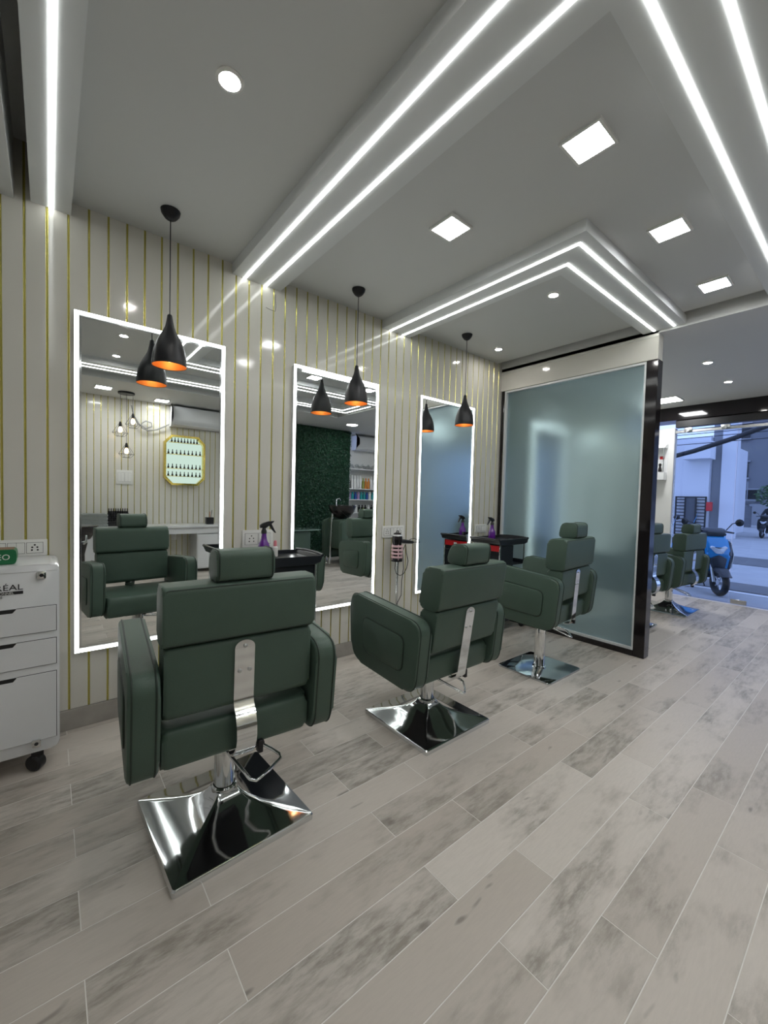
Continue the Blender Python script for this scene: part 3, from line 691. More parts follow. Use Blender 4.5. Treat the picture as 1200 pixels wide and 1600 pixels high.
# ================================================================== HAIR DRYER ON ITS STAND
pinkm = mat('pale_pink_plastic', (0.62, 0.42, 0.45), 0.35, noise=0.1)
hs = thing('dryer_stand', 'slim stand with a pale pink slotted holder under the switch plate', 'stand', (2.385, -0.12, 0))
obj('pole', cyl(B(), (0.01, 0, 0.022), (0.01, 0, 0.785), 0.010, 14), chrome, hs)
obj('foot', lathe(B(), [(0,0.001),(0.13,0.001),(0.13,0.010),(0.02,0.022),(0,0.022)], 28), blackm, hs)
for i in range(4):
    z = 0.815 + i*0.032
    obj('holder_ring', lathe(B(), [(0.046,z),(0.052,z+0.003),(0.052,z+0.016),(0.046,z+0.019),(0.044,z+0.016),(0.044,z+0.003)], 24), pinkm, hs)
b = B()
for a in range(5): 
    an = a*2*PI/5+0.5; box(b, 0.047*math.cos(an)-0.004, 0.047*math.cos(an)+0.004, 0.047*math.sin(an)-0.004, 0.047*math.sin(an)+0.004, 0.80, 0.935)
o = obj('holder_rib', b, pinkm, hs, None); o['kind'] = 'stuff'
obj('holder_cup', lathe(B(), [(0,0.786),(0.050,0.786),(0.052,0.792),(0.050,0.812),(0.044,0.812),(0,0.80)], 24), blackp, hs)
hd = thing('hair_dryer', 'black hair dryer resting in the pink holder, handle pointing right', 'hair dryer', (2.385, -0.12, 0.82))
obj('barrel', lathe(B(), [(0,0.003),(0.030,0.003),(0.033,0.06),(0.038,0.115),(0.046,0.135),(0.047,0.165),(0.042,0.195),(0.030,0.215),(0.014,0.222),(0,0.222)], 26), blackg, hd, 50)
obj('end_grille', lathe(B(), [(0.0435,0.190),(0.0405,0.2015),(0.0385,0.2035),(0.0420,0.192)], 26), steel, hd)
obj('hanging_loop', tube(B(), [(0.012*math.cos(a), 0, 0.224+0.011*math.sin(a)) for a in [i*PI/6 for i in range(7)]], 0.004, 8), blackp, hd)
obj('handle', tube(B(), [(0.035,0,0.140),(0.075,0,0.138),(0.13,0,0.131),(0.18,0,0.126),(0.195,0,0.125)], [0.021,0.020,0.018,0.016,0.010], 16), blackp, hd, 50)
obj('cable', tube(B(), [(0.195,0,0.125),(0.24,-0.002,0.123),(0.285,0.01,0.120),(0.275,0.02,0.138),(0.235,0.03,0.155),(0.19,0.03,0.150),(0.14,0.03,0.125),(0.095,0.03,0.05),(0.05,-0.03,-0.02),(0.02,-0.07,-0.09),(0.012,-0.06,-0.20),(0.02,-0.05,-0.33),(-0.02,-0.03,-0.42)], 0.0033, 8), blackp, hd, 60)
obj('cable', tube(B(), [(-0.03,-0.02,-0.035),(-0.045,-0.03,-0.09),(-0.035,-0.04,-0.135),(0.0,-0.05,-0.155),(0.05,-0.04,-0.145),(0.095,-0.03,-0.10),(0.118,-0.02,-0.04),(0.112,0.0,0.04),(0.115,0.012,0.095)], 0.0033, 8), blackp, hd, 60)
obj('cable', tube(B(), [(0.082,0.06,0.0),(0.085,0.08,-0.15),(0.09,0.085,-0.35),(0.105,0.085,-0.55)], 0.003, 8), blackp, hd, 60)

# ================================================================== FAR WALL (seen in the mirrors)
def wall_ac(loc, ln, label):
    t = thing('air_conditioner', label, 'air conditioner', loc, 0, 'wall air conditioners')
    prof = rpoly([(0.002,0.0),(0.17,0.0),(0.215,0.07),(0.215,0.30),(0.19,0.335),(0.002,0.335)], [0.005,0.04,0.05,0.03,0.02,0.005])
    obj('casing', prism(B(), prof, 'x', -ln/2, ln/2, 0.006, 2), whiteg, t, 40)
    obj('air_flap', box(B(), -ln/2+0.05, ln/2-0.05, 0.150, 0.222, 0.028, 0.036), alu, t, 30)
    obj('panel_line', box(B(), -ln/2+0.01, ln/2-0.01, 0.2148, 0.2158, 0.098, 0.101), steel, t, None)
    obj('display', box(B(), ln/2-0.16, ln/2-0.06, 0.2148, 0.2156, 0.13, 0.15), steel, t, None)
wall_ac((2.03, YB, 2.435), 0.92, 'white wall air conditioner above the gold rack, seen in the first mirror')
wall_ac((5.95, YN, 2.42), 0.90, 'white wall air conditioner above the product shelf, seen in the middle mirror')
o = obj('air_conditioner_pipe', tube(B(), [(1.56,YB+0.08,2.47),(1.50,YB+0.06,2.43),(1.38,YB+0.05,2.36),(1.25,YB+0.05,2.33),(1.17,YB+0.05,2.36),(1.16,YB+0.06,2.43),(1.22,YB+0.06,2.48),(1.30,YB+0.06,2.46),(1.31,YB+0.06,2.40),(1.22,YB+0.05,2.36),(1.12,YB+0.05,2.42),(1.05,YB+0.05,2.55),(1.02,YB+0.06,2.70)], 0.010, 8), mat('grey_insulation', (0.28, 0.28, 0.27), 0.6, noise=0.1), None, 60)
tag(o, 'looped grey pipe running from the air conditioner, seen in the first mirror', 'pipe')
# gold octagonal polish rack
rk = thing('polish_rack', 'gold octagonal wall rack of nail polish, seen in the first mirror', 'wall rack', (1.805, YB, 1.88))
oc = [(-0.325,-0.30),(-0.21,-0.42),(0.21,-0.42),(0.325,-0.30),(0.325,0.30),(0.21,0.42),(-0.21,0.42),(-0.325,0.30)]
oi = [(a*0.90, b_*0.925) for a, b_ in oc]
gold_s = mat('gold_shiny', (0.75, 0.58, 0.14), 0.14, 1.0, noise=0.05)
obj('back_panel', prism(B(), oi, 'y', 0.003, 0.010), emis('backlit_mint_panel', (0.80, 1.0, 0.88), 0.6), rk, None)
b = B(); n = 8
vo = [[b.verts.new((p[0], y, p[1])) for p in oc] for y in (0.003, 0.105)]; vi = [[b.verts.new((p[0], y, p[1])) for p in oi] for y in (0.105, 0.0105)]
ch = vo + vi
for A, C in zip(ch, ch[1:]):
    for j in range(8): b.faces.new((A[j], A[(j+1)%8], C[(j+1)%8], C[j]))
obj('frame', b, gold_s, rk, 20)
for z in (-0.27, -0.14, 0.10, 0.30):
    hwid = 0.285 if abs(z) < 0.29 else 0.24
    obj('shelf', box(B(), -hwid, hwid, 0.0105, 0.085, z-0.004, z+0.004), gold_s, rk, None)
polish_b = B(); lathe(polish_b, [(0,0.0),(0.014,0.0),(0.015,0.004),(0.015,0.030),(0.007,0.036),(0.0075,0.037),(0.0065,0.075),(0,0.075)], 12)
pme = bpy.data.meshes.new('polish_bottle'); polish_b.to_mesh(pme); polish_b.free(); pme.materials.append(blackp)
ORD = ('first','second','third','fourth','fifth','sixth','seventh','eighth','ninth','tenth','eleventh')
for z, nm in ((0.30, 'top'), (0.10, 'upper middle'), (-0.14, 'lower middle'), (-0.27, 'bottom')):
    for i in range(9):
        xx = (-0.20 + i*0.05) if z == 0.30 else (-0.25 + i*0.0625)
        o = obj_me('polish_bottle', pme, None, (1.805+xx, YB+0.055, 1.88+z+0.0045))
        tag(o, '%s dark polish bottle from the left on the %s shelf of the gold rack' % (ORD[i], nm), 'polish bottle', 'nail polish bottles on the %s rack shelf' % nm)
# cage pendant cluster
cg = thing('cage_pendant', 'cluster of three wire cage lamps on one ceiling plate, seen in the first mirror', 'pendant lamp', (0.895, -4.45, ZF))
obj('ceiling_plate', lathe(B(), [(0,-0.028),(0.105,-0.028),(0.11,-0.020),(0.11,-0.0005),(0,-0.0005)], 32), blackm, cg)
for (dx, dy, zt_) in ((-0.075, 0.0, 2.36), (0.085, 0.0, 2.50), (0.0, 0.03, 2.05)):
    z = zt_ - ZF
    cd = obj('cord', cyl(B(), (dx, dy, -0.0285), (dx, dy, z), 0.0028, 8), blackp, cg)
    obj('socket', lathe(B(), [(0,0),(0.012,0.0),(0.018,-0.03),(0.020,-0.075),(0,-0.075)], 16, (dx, dy, z)), blackm, cg)
    b = B(); k = 6
    for j in range(k):
        a = 2*PI*j/k; c1 = (dx+0.10*math.cos(a), dy+0.10*math.sin(a), z-0.165); a2 = 2*PI*(j+1)/k; c2 = (dx+0.10*math.cos(a2), dy+0.10*math.sin(a2), z-0.165)
        e1 = (dx+0.052*math.cos(a), dy+0.052*math.sin(a), z-0.215); e2 = (dx+0.052*math.cos(a2), dy+0.052*math.sin(a2), z-0.215)
        for p, q in (((dx+0.018*math.cos(a), dy+0.018*math.sin(a), z-0.03), c1), (c1, c2), (c1, e1), (e1, e2)): tube(b, [p, q], 0.0022, 5)
    o = obj('wire_cage', b, blackm, cg, 60); o['kind'] = 'stuff'
    obj('bulb', lathe(B(), [(0.012,-0.0755),(0.024,-0.10),(0.028,-0.125),(0.022,-0.148),(0.010,-0.158),(0,-0.159)], 18, (dx, dy, z)), bulb2_m, cg)
# counter
ct = thing('manicure_counter', 'long white manicure counter against the far wall, seen in the first mirror', 'counter', (1.40, YB, 0))
obj('worktop', box(B(), -1.25, 1.25, 0.013, 0.50, 0.765, 0.80, 0.003, 1), whiteg, ct, 30)
obj('apron', box(B(), -1.22, 1.22, 0.44, 0.46, 0.66, 0.764), whiteg, ct, 30)
for (a, c) in ((-1.22, -0.75), (0.52, 1.22)):
    cb = obj('cabinet_box', box(B(), a, c, 0.013, 0.43, 0.06, 0.659), whiteg, ct, 30)
    obj('door', box(B(), a+0.01, c-0.01, 0.4305, 0.448, 0.075, 0.645, 0.002, 1), whiteg, cb, 30)
obj('leg_panel', box(B(), 0.0, 0.03, 0.013, 0.46, 0.0, 0.659), whiteg, ct, 30)
switch_plate(1.62, 1.70, 0.52, 0.66, YB, 1, '5', 'small socket under the white counter, seen in the first mirror')
pc = thing('pen_cup', 'black cup of brushes on the white counter', 'cup', (2.17, YB+0.25, 0.8005))
obj('cup', box(B(), -0.06, 0.06, -0.05, 0.05, 0.0, 0.115, 0.003, 1), blackp, pc, 30)
for i, (dx, dy, c) in enumerate(((-0.03,0.0,whitep),(0.0,0.02,red_m),(0.03,-0.01,steel),(0.015,0.03,blackm))): obj('brush', cyl(B(), (dx, dy, 0.1155), (dx*1.8, dy*1.5, 0.20+0.015*i), 0.004, 8), c, pc)
rb = thing('polish_stand', 'black tiered stand packed with small bottles on the white counter', 'stand', (0.83, YB+0.25, 0.8005))
for i in range(3): obj('tier', box(B(), -0.14, 0.14, -0.08+i*0.055, -0.03+i*0.055, 0.0, 0.19-i*0.06, 0.002, 1), blackp, rb, 30)
for i in range(3):
    for j in range(9):
        o = obj_me('polish_bottle', pme, None, (0.83-0.12+j*0.03, YB+0.25-0.055+i*0.055, 0.8005+0.1905-i*0.06))
        tag(o, '%s tiny dark bottle from the left, %s tier of the black stand' % (ORD[j], ('back', 'middle', 'front')[i]), 'polish bottle', 'bottles on the black tiered stand')
grey_cloth = mat('grey_towel', (0.24, 0.26, 0.25), 0.9, noise=0.15, nscale=30, bump=0.4, bscale=400)
for i in range(4):
    o = obj('folded_towel', prism(B(), rrect(0.34, 0.68, 0.8005+i*0.047, 0.8005+i*0.047+0.046, 0.02, 5), 'y', YB+0.10, YB+0.42, 0.012, 3), grey_cloth, None, 50)
    tag(o, '%s grey folded towel of the pile on the white counter' % ('lowest', 'second lowest', 'second highest', 'topmost')[i], 'towel', 'folded towels on the counter')
# black basin on a pedestal
bs_ = thing('shampoo_basin', 'round black basin with chrome tap, seen at the left edge of the first mirror', 'basin', (0.24, -3.45, 0))
obj('bowl', lathe(B(), [(0.05,0.70),(0.16,0.74),(0.21,0.83),(0.225,0.885),(0.24,0.89),(0.24,0.90),(0.205,0.905),(0.195,0.86),(0.15,0.78),(0.04,0.76),(0,0.76)], 36), blackg, bs_, 50)
obj('bowl_lining', lathe(B(), [(0.202,0.9055),(0.192,0.862),(0.148,0.784),(0.04,0.764),(0,0.764)], 36), steel, bs_, 50)
obj('pedestal', lathe(B(), [(0,0.001),(0.19,0.001),(0.19,0.03),(0.11,0.08),(0.10,0.55),(0.13,0.69),(0.06,0.7)], 32), blackg, bs_, 50)
obj('tap', tube(B(), [(0.10,0.19,0.80),(0.10,0.235,0.80),(0.10,0.25,0.73),(0.07,0.25,0.70)], 0.012, 10), chrome, bs_, 60)

# hedge wall
hb = struct('wall_hedge', box(B(), 3.935, 5.25, YB+0.0005, YB+0.03, 0.0, 2.795), mat('hedge_backing', (0.006, 0.03, 0.014), 0.8, noise=0.2))
rnd = random.Random(3); b = B()
for i in range(9000):
    x, z = rnd.uniform(3.95, 5.24), rnd.uniform(0.02, 2.78); y = YB+0.032+rnd.random()*0.035
    a = rnd.uniform(0, 2*PI); l = rnd.uniform(0.018, 0.034); wd = l*0.45; tl = rnd.uniform(0.1, 0.9)
    ux, uz = math.cos(a), math.sin(a); vx, vz = -uz, ux
    pts = [(x, y, z), (x+ux*l*0.5+vx*wd, y+tl*l*0.4, z+uz*l*0.5+vz*wd), (x+ux*l, y+tl*l, z+uz*l), (x+ux*l*0.5-vx*wd, y+tl*l*0.4, z+uz*l*0.5-vz*wd)]
    vs = [b.verts.new((min(max(p[0],3.94),5.248), p[1], min(max(p[2],0.004),2.79))) for p in pts]; b.faces.new(vs)
o = obj('leaves', b, mat('hedge_leaf', (0.007, 0.050, 0.022), 0.45, noise=0.5, nscale=18), hb, None); o['kind'] = 'stuff'

# product shelf
sh = thing('product_shelf', 'white shelf unit full of hair products, seen in the middle mirror', 'shelf', (5.722, YN, 0))
obj('side', box(B(), -0.46, -0.435, 0.013, 0.27, 0.0, 2.0), whiteg, sh, 30); obj('side', box(B(), 0.435, 0.46, 0.013, 0.27, 0.0, 2.0), whiteg, sh, 30)
for z in (0.30, 0.65, 0.98, 1.28, 1.53, 1.985): obj('board', box(B(), -0.434, 0.434, 0.013, 0.27, z-0.02, z), whiteg, sh, 30)
def bottle_mesh(h, r, nk):
    b = B(); lathe(b, [(0,0),(r*0.95,0),(r,0.006),(r,h*0.68),(r*nk,h*0.76),(r*nk,h*0.80),(r*nk*1.2,h*0.81),(r*nk*1.2,h),(0,h)], 14)
    me = bpy.data.meshes.new('product_bottle'); b.to_mesh(me); b.free()
    for p in me.polygons: p.use_smooth = True
    me.set_sharp_from_angle(angle=0.6); return me
bcols = {'white': (0.7,0.7,0.7), 'black': (0.012,0.012,0.014), 'orange': (0.6,0.22,0.04), 'teal': (0.03,0.28,0.30), 'blue': (0.03,0.08,0.30), 'lilac': (0.35,0.25,0.45), 'olive': (0.25,0.28,0.06)}
bm_cache = {}
def product(i, x, z, h, r, cn, row, nk=0.45):
    key = (round(h,3), round(r,3), cn)
    if key not in bm_cache:
        me = bottle_mesh(h, r, nk); me.materials.append(mat(cn+'_bottle', bcols[cn], 0.25, noise=0.05)); bm_cache[key] = me
    o = obj_me('product_bottle', bm_cache[key], None, (5.722+x, YN+0.19, z+0.0005))
    tag(o, '%s product bottle, %s from the left on the %s shelf of the white unit' % (cn, ORD[i], row), 'bottle', 'hair products on the %s shelf' % row)
for i, cn in enumerate(('black','white','white','white','white','olive','orange','orange','white','white','white')): product(i, -0.39+i*0.078, 1.53, 0.30 if cn == 'white' else 0.25, 0.03, cn, 'upper')
for i, cn in enumerate(('lilac','teal','blue','lilac','teal','teal','blue','white','teal','lilac')): product(i, -0.38+i*0.083, 1.28, 0.17, 0.034, cn, 'middle', 0.6)
for i, cn in enumerate(('white','black','white','black','black','black','white','black','black')): product(i, -0.37+i*0.09, 0.98, 0.17, 0.03, cn, 'lower')
wf_m = mat('pale_grey_petals', (0.42, 0.44, 0.43), 0.8, noise=0.25, nscale=20)
for i in range(5):
    b = B(); rr = random.Random(i)
    for k in range(60):
        a, e = rr.uniform(0, 2*PI), rr.uniform(0.05, PI/2); R_ = 0.060+rr.uniform(-0.01, 0.012)
        c = Vector((R_*math.cos(a)*math.cos(e), R_*math.sin(a)*math.cos(e), 0.02+R_*math.sin(e)*1.2)); n_ = c.normalized(); u, v = frame_of(n_); l = rr.uniform(0.015, 0.022)
        q = [c-n_*0.03, c+u*l, c+n_*0.02, c+v*l]
        for x_ in q: x_.z = max(x_.z, 0.001)
        b.faces.new([b.verts.new(x_) for x_ in q])
    o = obj('flower_bunch', b, wf_m, None, None, (5.40+i*0.165, YN+0.135, 1.9865))
    tag(o, 'pale artificial flower bunch, %s from the left on top of the white shelf' % ORD[i], 'flowers', 'pale flower bunches on the shelf top')
o = obj('wreath', tube(B(), [(5.345+0.055*math.cos(a), YN+0.02, 2.30+0.10*math.sin(a)) for a in [i*2*PI/24 for i in range(24)]], 0.008, 8, True), blackm, None, 60)
tag(o, 'thin black oval ring hanging beside the green hedge wall', 'ring')

# backwash lounge
lg = thing('backwash_lounge', 'green backwash lounge with black bowl before the hedge wall, in the middle mirror', 'lounge', (4.70, -4.05, 0))
prof = rpoly([(-0.42,0.14),(0.55,0.10),(0.58,0.42),(0.20,0.56),(-0.02,0.78),(-0.20,0.92),(-0.44,0.86)], [0.05,0.06,0.08,0.18,0.15,0.08,0.06], 6)
for sy in (-1, 1): obj('armrest', prism(B(), prof, 'y', sy*0.31-0.055, sy*0.31+0.055, 0.015, 3), leather, lg, 50)
obj('seat', prism(B(), rrect(-0.10, 0.60, 0.20, 0.44, 0.05, 5), 'y', -0.25, 0.25, 0.015, 3), leather, lg, 50)
obj('backrest', prism(B(), rpoly([(-0.36,0.30),(-0.10,0.40),(-0.18,0.90),(-0.36,0.90)], 0.05, 5), 'y', -0.25, 0.25, 0.02, 3), leather, lg, 50)
bw = obj('bowl', lathe(B(), [(0.05,0.90),(0.16,0.93),(0.24,1.04),(0.27,1.13),(0.28,1.16),(0.25,1.165),(0.22,1.07),(0.12,0.96),(0,0.95)], 36, (-0.20, 0, 0)), blackg, lg, 50)
obj('tap', tube(B(), [(-0.40,0.10,1.15),(-0.40,0.10,1.28),(-0.34,0.10,1.30),(-0.31,0.10,1.26)], 0.010, 10), chrome, bw, 60)
obj('bowl_column', cyl(B(), (-0.47, 0.0, 0.02), (-0.42, 0.0, 1.0), 0.02, 14), chrome, lg)
for sx, sy in ((-0.36,-0.3),(-0.36,0.3),(0.48,-0.3),(0.48,0.3)): obj('leg', lathe(B(), [(0.02,0.13),(0.016,0.02),(0.026,0.001),(0,0.001)], 14, (sx, sy, 0)), chrome, lg)
mt_ = thing('pedicure_stool', 'low green padded table with a glass top by the hedge wall', 'table', (3.52, -4.10, 0))
obj('body', prism(B(), rrect(-0.20, 0.20, 0.05, 0.69, 0.03, 4), 'y', -0.20, 0.20, 0.015, 3), leather, mt_, 50)
obj('glass_top', prism(B(), rrect(-0.24, 0.40, -0.26, 0.26, 0.06, 5), 'z', 0.705, 0.717, 0.003, 2), mat('green_glass', (0.25, 0.35, 0.32), 0.05, 0.0, spec=0.8, coat=0.5), mt_, 40)
obj('top_support', box(B(), -0.12, 0.12, -0.12, 0.12, 0.6905, 0.7045), chrome, mt_, 30)
obj('foot', box(B(), -0.17, 0.17, -0.17, 0.17, 0.001, 0.0495), blackm, mt_, 30)
pp = thing('potted_plant', 'small yellow-green plant beside the black backwash bowl', 'plant', (5.36, -4.55, 0))
obj('plant_stand', lathe(B(), [(0,0.001),(0.12,0.001),(0.12,0.02),(0.02,0.04),(0.02,0.86),(0.10,0.88),(0.10,0.895),(0,0.895)], 20), blackm, pp)
obj('pot', lathe(B(), [(0.05,0.896),(0.065,0.98),(0.058,0.98),(0.05,0.96),(0,0.96)], 18), whitep, pp)
b = B(); rr = random.Random(5)
for k in range(26):
    a = rr.uniform(0, 2*PI); e = rr.uniform(0.5, 1.4); l = rr.uniform(0.08, 0.17); d = Vector((math.cos(a)*math.cos(e), math.sin(a)*math.cos(e), math.sin(e))); s_ = Vector((-math.sin(a), math.cos(a), 0))*0.014
    p = Vector((0, 0, 0.962)); b.faces.new([b.verts.new(q) for q in (p, p+d*l*0.5+s_, p+d*l, p+d*l*0.5-s_)])
o = obj('foliage', b, mat('yellow_green_leaf', (0.22, 0.34, 0.05), 0.5, noise=0.3), pp, None); o['kind'] = 'stuff'

# ================================================================== DISPLAY CASE ON THE STREET-SIDE PIER
dc = thing('display_case', 'small white wall case with lettering beside the glass front', 'display case', (XF, -0.545, 0))
obj('back', box(B(), -0.012, -0.0005, -0.16, 0.16, 1.72, 2.26), whiteg, dc, 30)
obj('top_board', prism(B(), [(-0.15,2.20),(-0.0125,2.20),(-0.0125,2.27),(-0.10,2.24)], 'y', -0.16, 0.16), whiteg, dc, 30)
obj('bottom_box', box(B(), -0.15, -0.0125, -0.16, 0.16, 1.72, 1.84, 0.002, 1), whiteg, dc, 30)
for yy in (-0.145, 0.145): obj('corner_rod', cyl(B(), (-0.135, yy, 1.8405), (-0.135, yy, 2.1995), 0.007, 10), chrome, dc)
text_obj('lettering', 'MK', 0.075, ink, dc, (-0.1512, 0.02, 1.752), (PI/2, 0, -PI/2), 0.0006, 'CENTER')
fg = thing('figurine', 'small black figurine inside the white wall case', 'figurine', (XF-0.07, -0.63, 1.8405))
obj('body', lathe(B(), [(0,0.0),(0.022,0.001),(0.026,0.02),(0.020,0.06),(0.012,0.085),(0.018,0.10),(0.020,0.118),(0.010,0.135),(0,0.137)], 16), blackg, fg)
obj('stand', lathe(B(), [(0.024,0.0005),(0.028,0.0005),(0.028,0.008),(0.024,0.008)], 16), chrome, fg)
o = obj('red_tag', box(B(), XF-0.0145, XF-0.0125, -0.665, -0.605, 2.04, 2.085), red_m, None, 30); tag(o, 'red tag stuck inside the white wall case', 'tag')
gd = thing('trophy', 'small gold ornament inside the white wall case', 'ornament', (XF-0.07, -0.47, 1.8405))
obj('cup', lathe(B(), [(0,0.0005),(0.03,0.0005),(0.03,0.012),(0.008,0.02),(0.008,0.05),(0.03,0.075),(0.036,0.13),(0.03,0.13),(0,0.08)], 20), gold_s, gd, 50)

# ================================================================== STREET
GZ = -0.15
concrete = mat('street_concrete', (0.36, 0.37, 0.38), 0.75, noise=0.2, nscale=1.5, bump=0.3, bscale=60)
asphalt = mat('dark_asphalt', (0.11, 0.115, 0.12), 0.6, noise=0.25, nscale=3)
pale = mat('pale_render', (0.62, 0.63, 0.66), 0.7, noise=0.06, nscale=1)
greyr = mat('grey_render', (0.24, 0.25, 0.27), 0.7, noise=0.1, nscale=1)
midr = mat('mid_render', (0.15, 0.16, 0.18), 0.7, noise=0.1, nscale=0.6)
struct('ground', box(B(), XF+0.13, 90, -60, 60, GZ-0.3, GZ), concrete)
struct('trim_1', box(B(), XF+0.0505, XF+0.45, YB, 0.0, GZ-0.3, -0.012), mat('step_stone', (0.34, 0.34, 0.35), 0.5, noise=0.2, nscale=6))
struct('trim_2', box(B(), 9.45, 10.42, -14, 10, GZ+0.0005, GZ+0.012), asphalt)
struct('trim_3', box(B(), 13.8, 15.9, -14, 10, GZ+0.0005, GZ+0.012), asphalt)
struct('trim_4', box(B(), 9.22, 9.32, -14, 10, GZ+0.0005, GZ+0.008), mat('road_paint', (0.75, 0.75, 0.76), 0.6, noise=0.1))
bl = thing('pale_building', 'pale building with a balcony slab behind the black gate', 'building', (24.0, 4.6, GZ))
obj('wall', box(B(), 0, 8, -2.1, 6, 0, 4.55), pale, bl, 30)
obj('balcony', box(B(), -0.9, -0.001, -2.3, -1.25, 3.65, 4.45), pale, bl, 30)
obj('parapet', box(B(), 0, 8, -2.1, 6, 4.5505, 4.75), pale, bl, 30)
b2 = thing('pillared_building', 'tall grey porch with a pale square pillar across the street', 'building', (24.3, 1.9, GZ))
obj('pillar', box(B(), -0.15, 0.6, -0.32, 0.20, 0, 9.0), pale, b2, 30)
obj('grey_column', box(B(), 0.1, 0.9, 0.2005, 0.59, 0, 9.0), greyr, b2, 30)  # column in grey render, darker than the pale pillar
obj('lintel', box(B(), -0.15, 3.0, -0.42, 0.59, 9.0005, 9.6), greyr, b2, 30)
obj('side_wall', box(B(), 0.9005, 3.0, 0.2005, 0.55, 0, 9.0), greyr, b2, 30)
b3 = thing('grey_building', 'large grey-blue building with dark windows far across the street', 'building', (45, 0, GZ))
obj('wall', box(B(), 0, 10, -25, 5.9, 0, 16), midr, b3, 30)
obj('plinth', box(B(), -0.25, -0.001, -25, 5.9, 0, 1.75), greyr, b3, 30)
win_d = mat('dark_window_glass', (0.008, 0.010, 0.014), 0.08, spec=0.6, noise=0.1)
for (yc, wd, z0, z1) in ((4.55,1.5,2.15,2.85),(4.95,0.75,3.95,5.15),(4.95,0.75,7.2,8.3),(1.6,1.4,3.95,5.15),(1.6,1.4,7.2,8.3),(-2,1.4,3.95,5.15),(-2,1.4,7.2,8.3)):
    wn = obj('window', box(B(), -0.06, -0.001, yc-wd/2, yc+wd/2, z0, z1), win_d, b3, 30)
    obj('sill', box(B(), -0.35, -0.0005, yc-wd/2-0.15, yc+wd/2+0.15, z1+0.05, z1+0.17), greyr, wn, 30)
    obj('sill', box(B(), -0.25, -0.0005, yc-wd/2-0.1, yc+wd/2+0.1, z0-0.16, z0-0.04), greyr, wn, 30)
gt = thing('street_gate', 'black metal gate of horizontal bars before the pale building', 'gate', (23.85, 3.13, GZ))
b = B()
for (y0, y1, z0, z1) in ((-0.62,-0.56,0.05,1.92),(0.56,0.62,0.05,1.92),(-0.62,0.62,1.86,1.92),(-0.62,0.62,0.05,0.11),(-0.24,-0.18,0.11,1.86),(0.18,0.24,0.11,1.86)): box(b, -0.03, 0.03, y0, y1, z0, z1)
obj('frame', b, blackm, gt, 30); obj('centre_panel', box(B(), -0.012, 0.012, -0.18, 0.18, 0.11, 1.86), mat('gate_panel', (0.06,0.065,0.08), 0.4, noise=0.2), gt, 30)
bmh = B(); box(bmh, -0.015, 0.015, 0, 0.32, -0.022, 0.022); bme = bpy.data.meshes.new('bar'); bmh.to_mesh(bme); bmh.free(); bme.materials.append(blackm)
for k in range(11):
    z = 0.22+k*0.155
    obj_me('bar', bme, gt, (0, -0.56, z)); obj_me('bar', bme, gt, (0, 0.24, z))
o = thing('red_meter_box', 'small red box on the wall beside the black gate', 'box', (23.85, 2.40, 1.1))
obj('case', box(B(), -0.08, 0.08, -0.11, 0.11, 0, 0.42, 0.01, 1), red_m, o, 30); obj('lid', box(B(), -0.095, -0.081, -0.10, 0.10, 0.02, 0.40, 0.004, 1), red_m, o, 30); obj('bracket', box(B(), 0.081, 0.155, -0.05, 0.05, 0.1, 0.3), blackm, o, 30)
wire_m = mat('black_cable', (0.008, 0.010, 0.014), 0.5, noise=0.1)
def cable(pts, r, label):
    o = obj('overhead_cable', tube(B(), pts, r, 8), wire_m, None, 60); tag(o, label, 'cable', 'overhead street cables')
def sag(x, ya, yb, za, zb, dip, n=16): return [(x, ya+(yb-ya)*i/n, za+(zb-za)*i/n-dip*4*(i/n)*(1-i/n)) for i in range(n+1)]
cable([(13.0, y, 2.3+0.045*(y-3.6)**2) for y in [10-i*0.8 for i in range(20)]], 0.06, 'thick black bundle of overhead cables crossing the street view')
for i, (za, zb) in enumerate(((3.05,3.35),(3.18,3.45),(3.32,3.6),(2.95,3.2))): cable(sag(13.3+0.1*i, 9, -9, za+0.15, zb+0.15, 0.2), 0.009, ('lowest thin', 'second thin', 'third thin', 'topmost thin')[(1,2,3,0)[i]]+' overhead wire across the street view')
# urn on pedestal and shrub
ur = thing('garden_urn', 'pale urn on a pedestal before the grey building', 'urn', (40, 3.75, GZ))
obj('pedestal', box(B(), -0.28, 0.28, -0.28, 0.28, 0.0, 1.55, 0.02, 1), midr, ur, 30)
obj('bowl', lathe(B(), [(0,1.551),(0.18,1.551),(0.14,1.66),(0.48,1.86),(0.52,1.95),(0.44,1.95),(0,1.80)], 24), greyr, ur, 50)
obj('finial', lathe(B(), [(0.03,1.80),(0.03,3.3),(0,3.35)], 8), greyr, ur)
leaf_g = mat('dark_tree_leaf', (0.05, 0.11, 0.045), 0.55, noise=0.4, nscale=3)
def tree(loc, h, r, label, n=700, seed=1):
    t = thing('tree', label, 'tree', loc); rr = random.Random(seed)
    obj('trunk', tube(B(), [(0,0,0.0),(0.05,0.02,h*0.5),(0,0,h)], [0.10,0.08,0.05], 10), mat('bark', (0.10,0.08,0.06), 0.8, noise=0.3), t)
    b = B()
    for k in range(n):
        a, e, q = rr.uniform(0,2*PI), rr.uniform(-1.2,1.5), r*(rr.random()**0.4)
        c = Vector((q*math.cos(a)*math.cos(e), q*math.sin(a)*math.cos(e), h+q*0.8*math.sin(e))); d = Vector((rr.uniform(-1,1), rr.uniform(-1,1), rr.uniform(-1,1))).normalized(); u, v = frame_of(d); l = rr.uniform(0.08, 0.16)
        b.faces.new([b.verts.new(c+x) for x in (-u*l, v*l*0.5, u*l, -v*l*0.5)])
    o = obj('crown', b, leaf_g, t, None); o['kind'] = 'stuff'
tree((38, 2.0, GZ), 2.3, 1.0, 'small leafy tree at the right before the grey building')

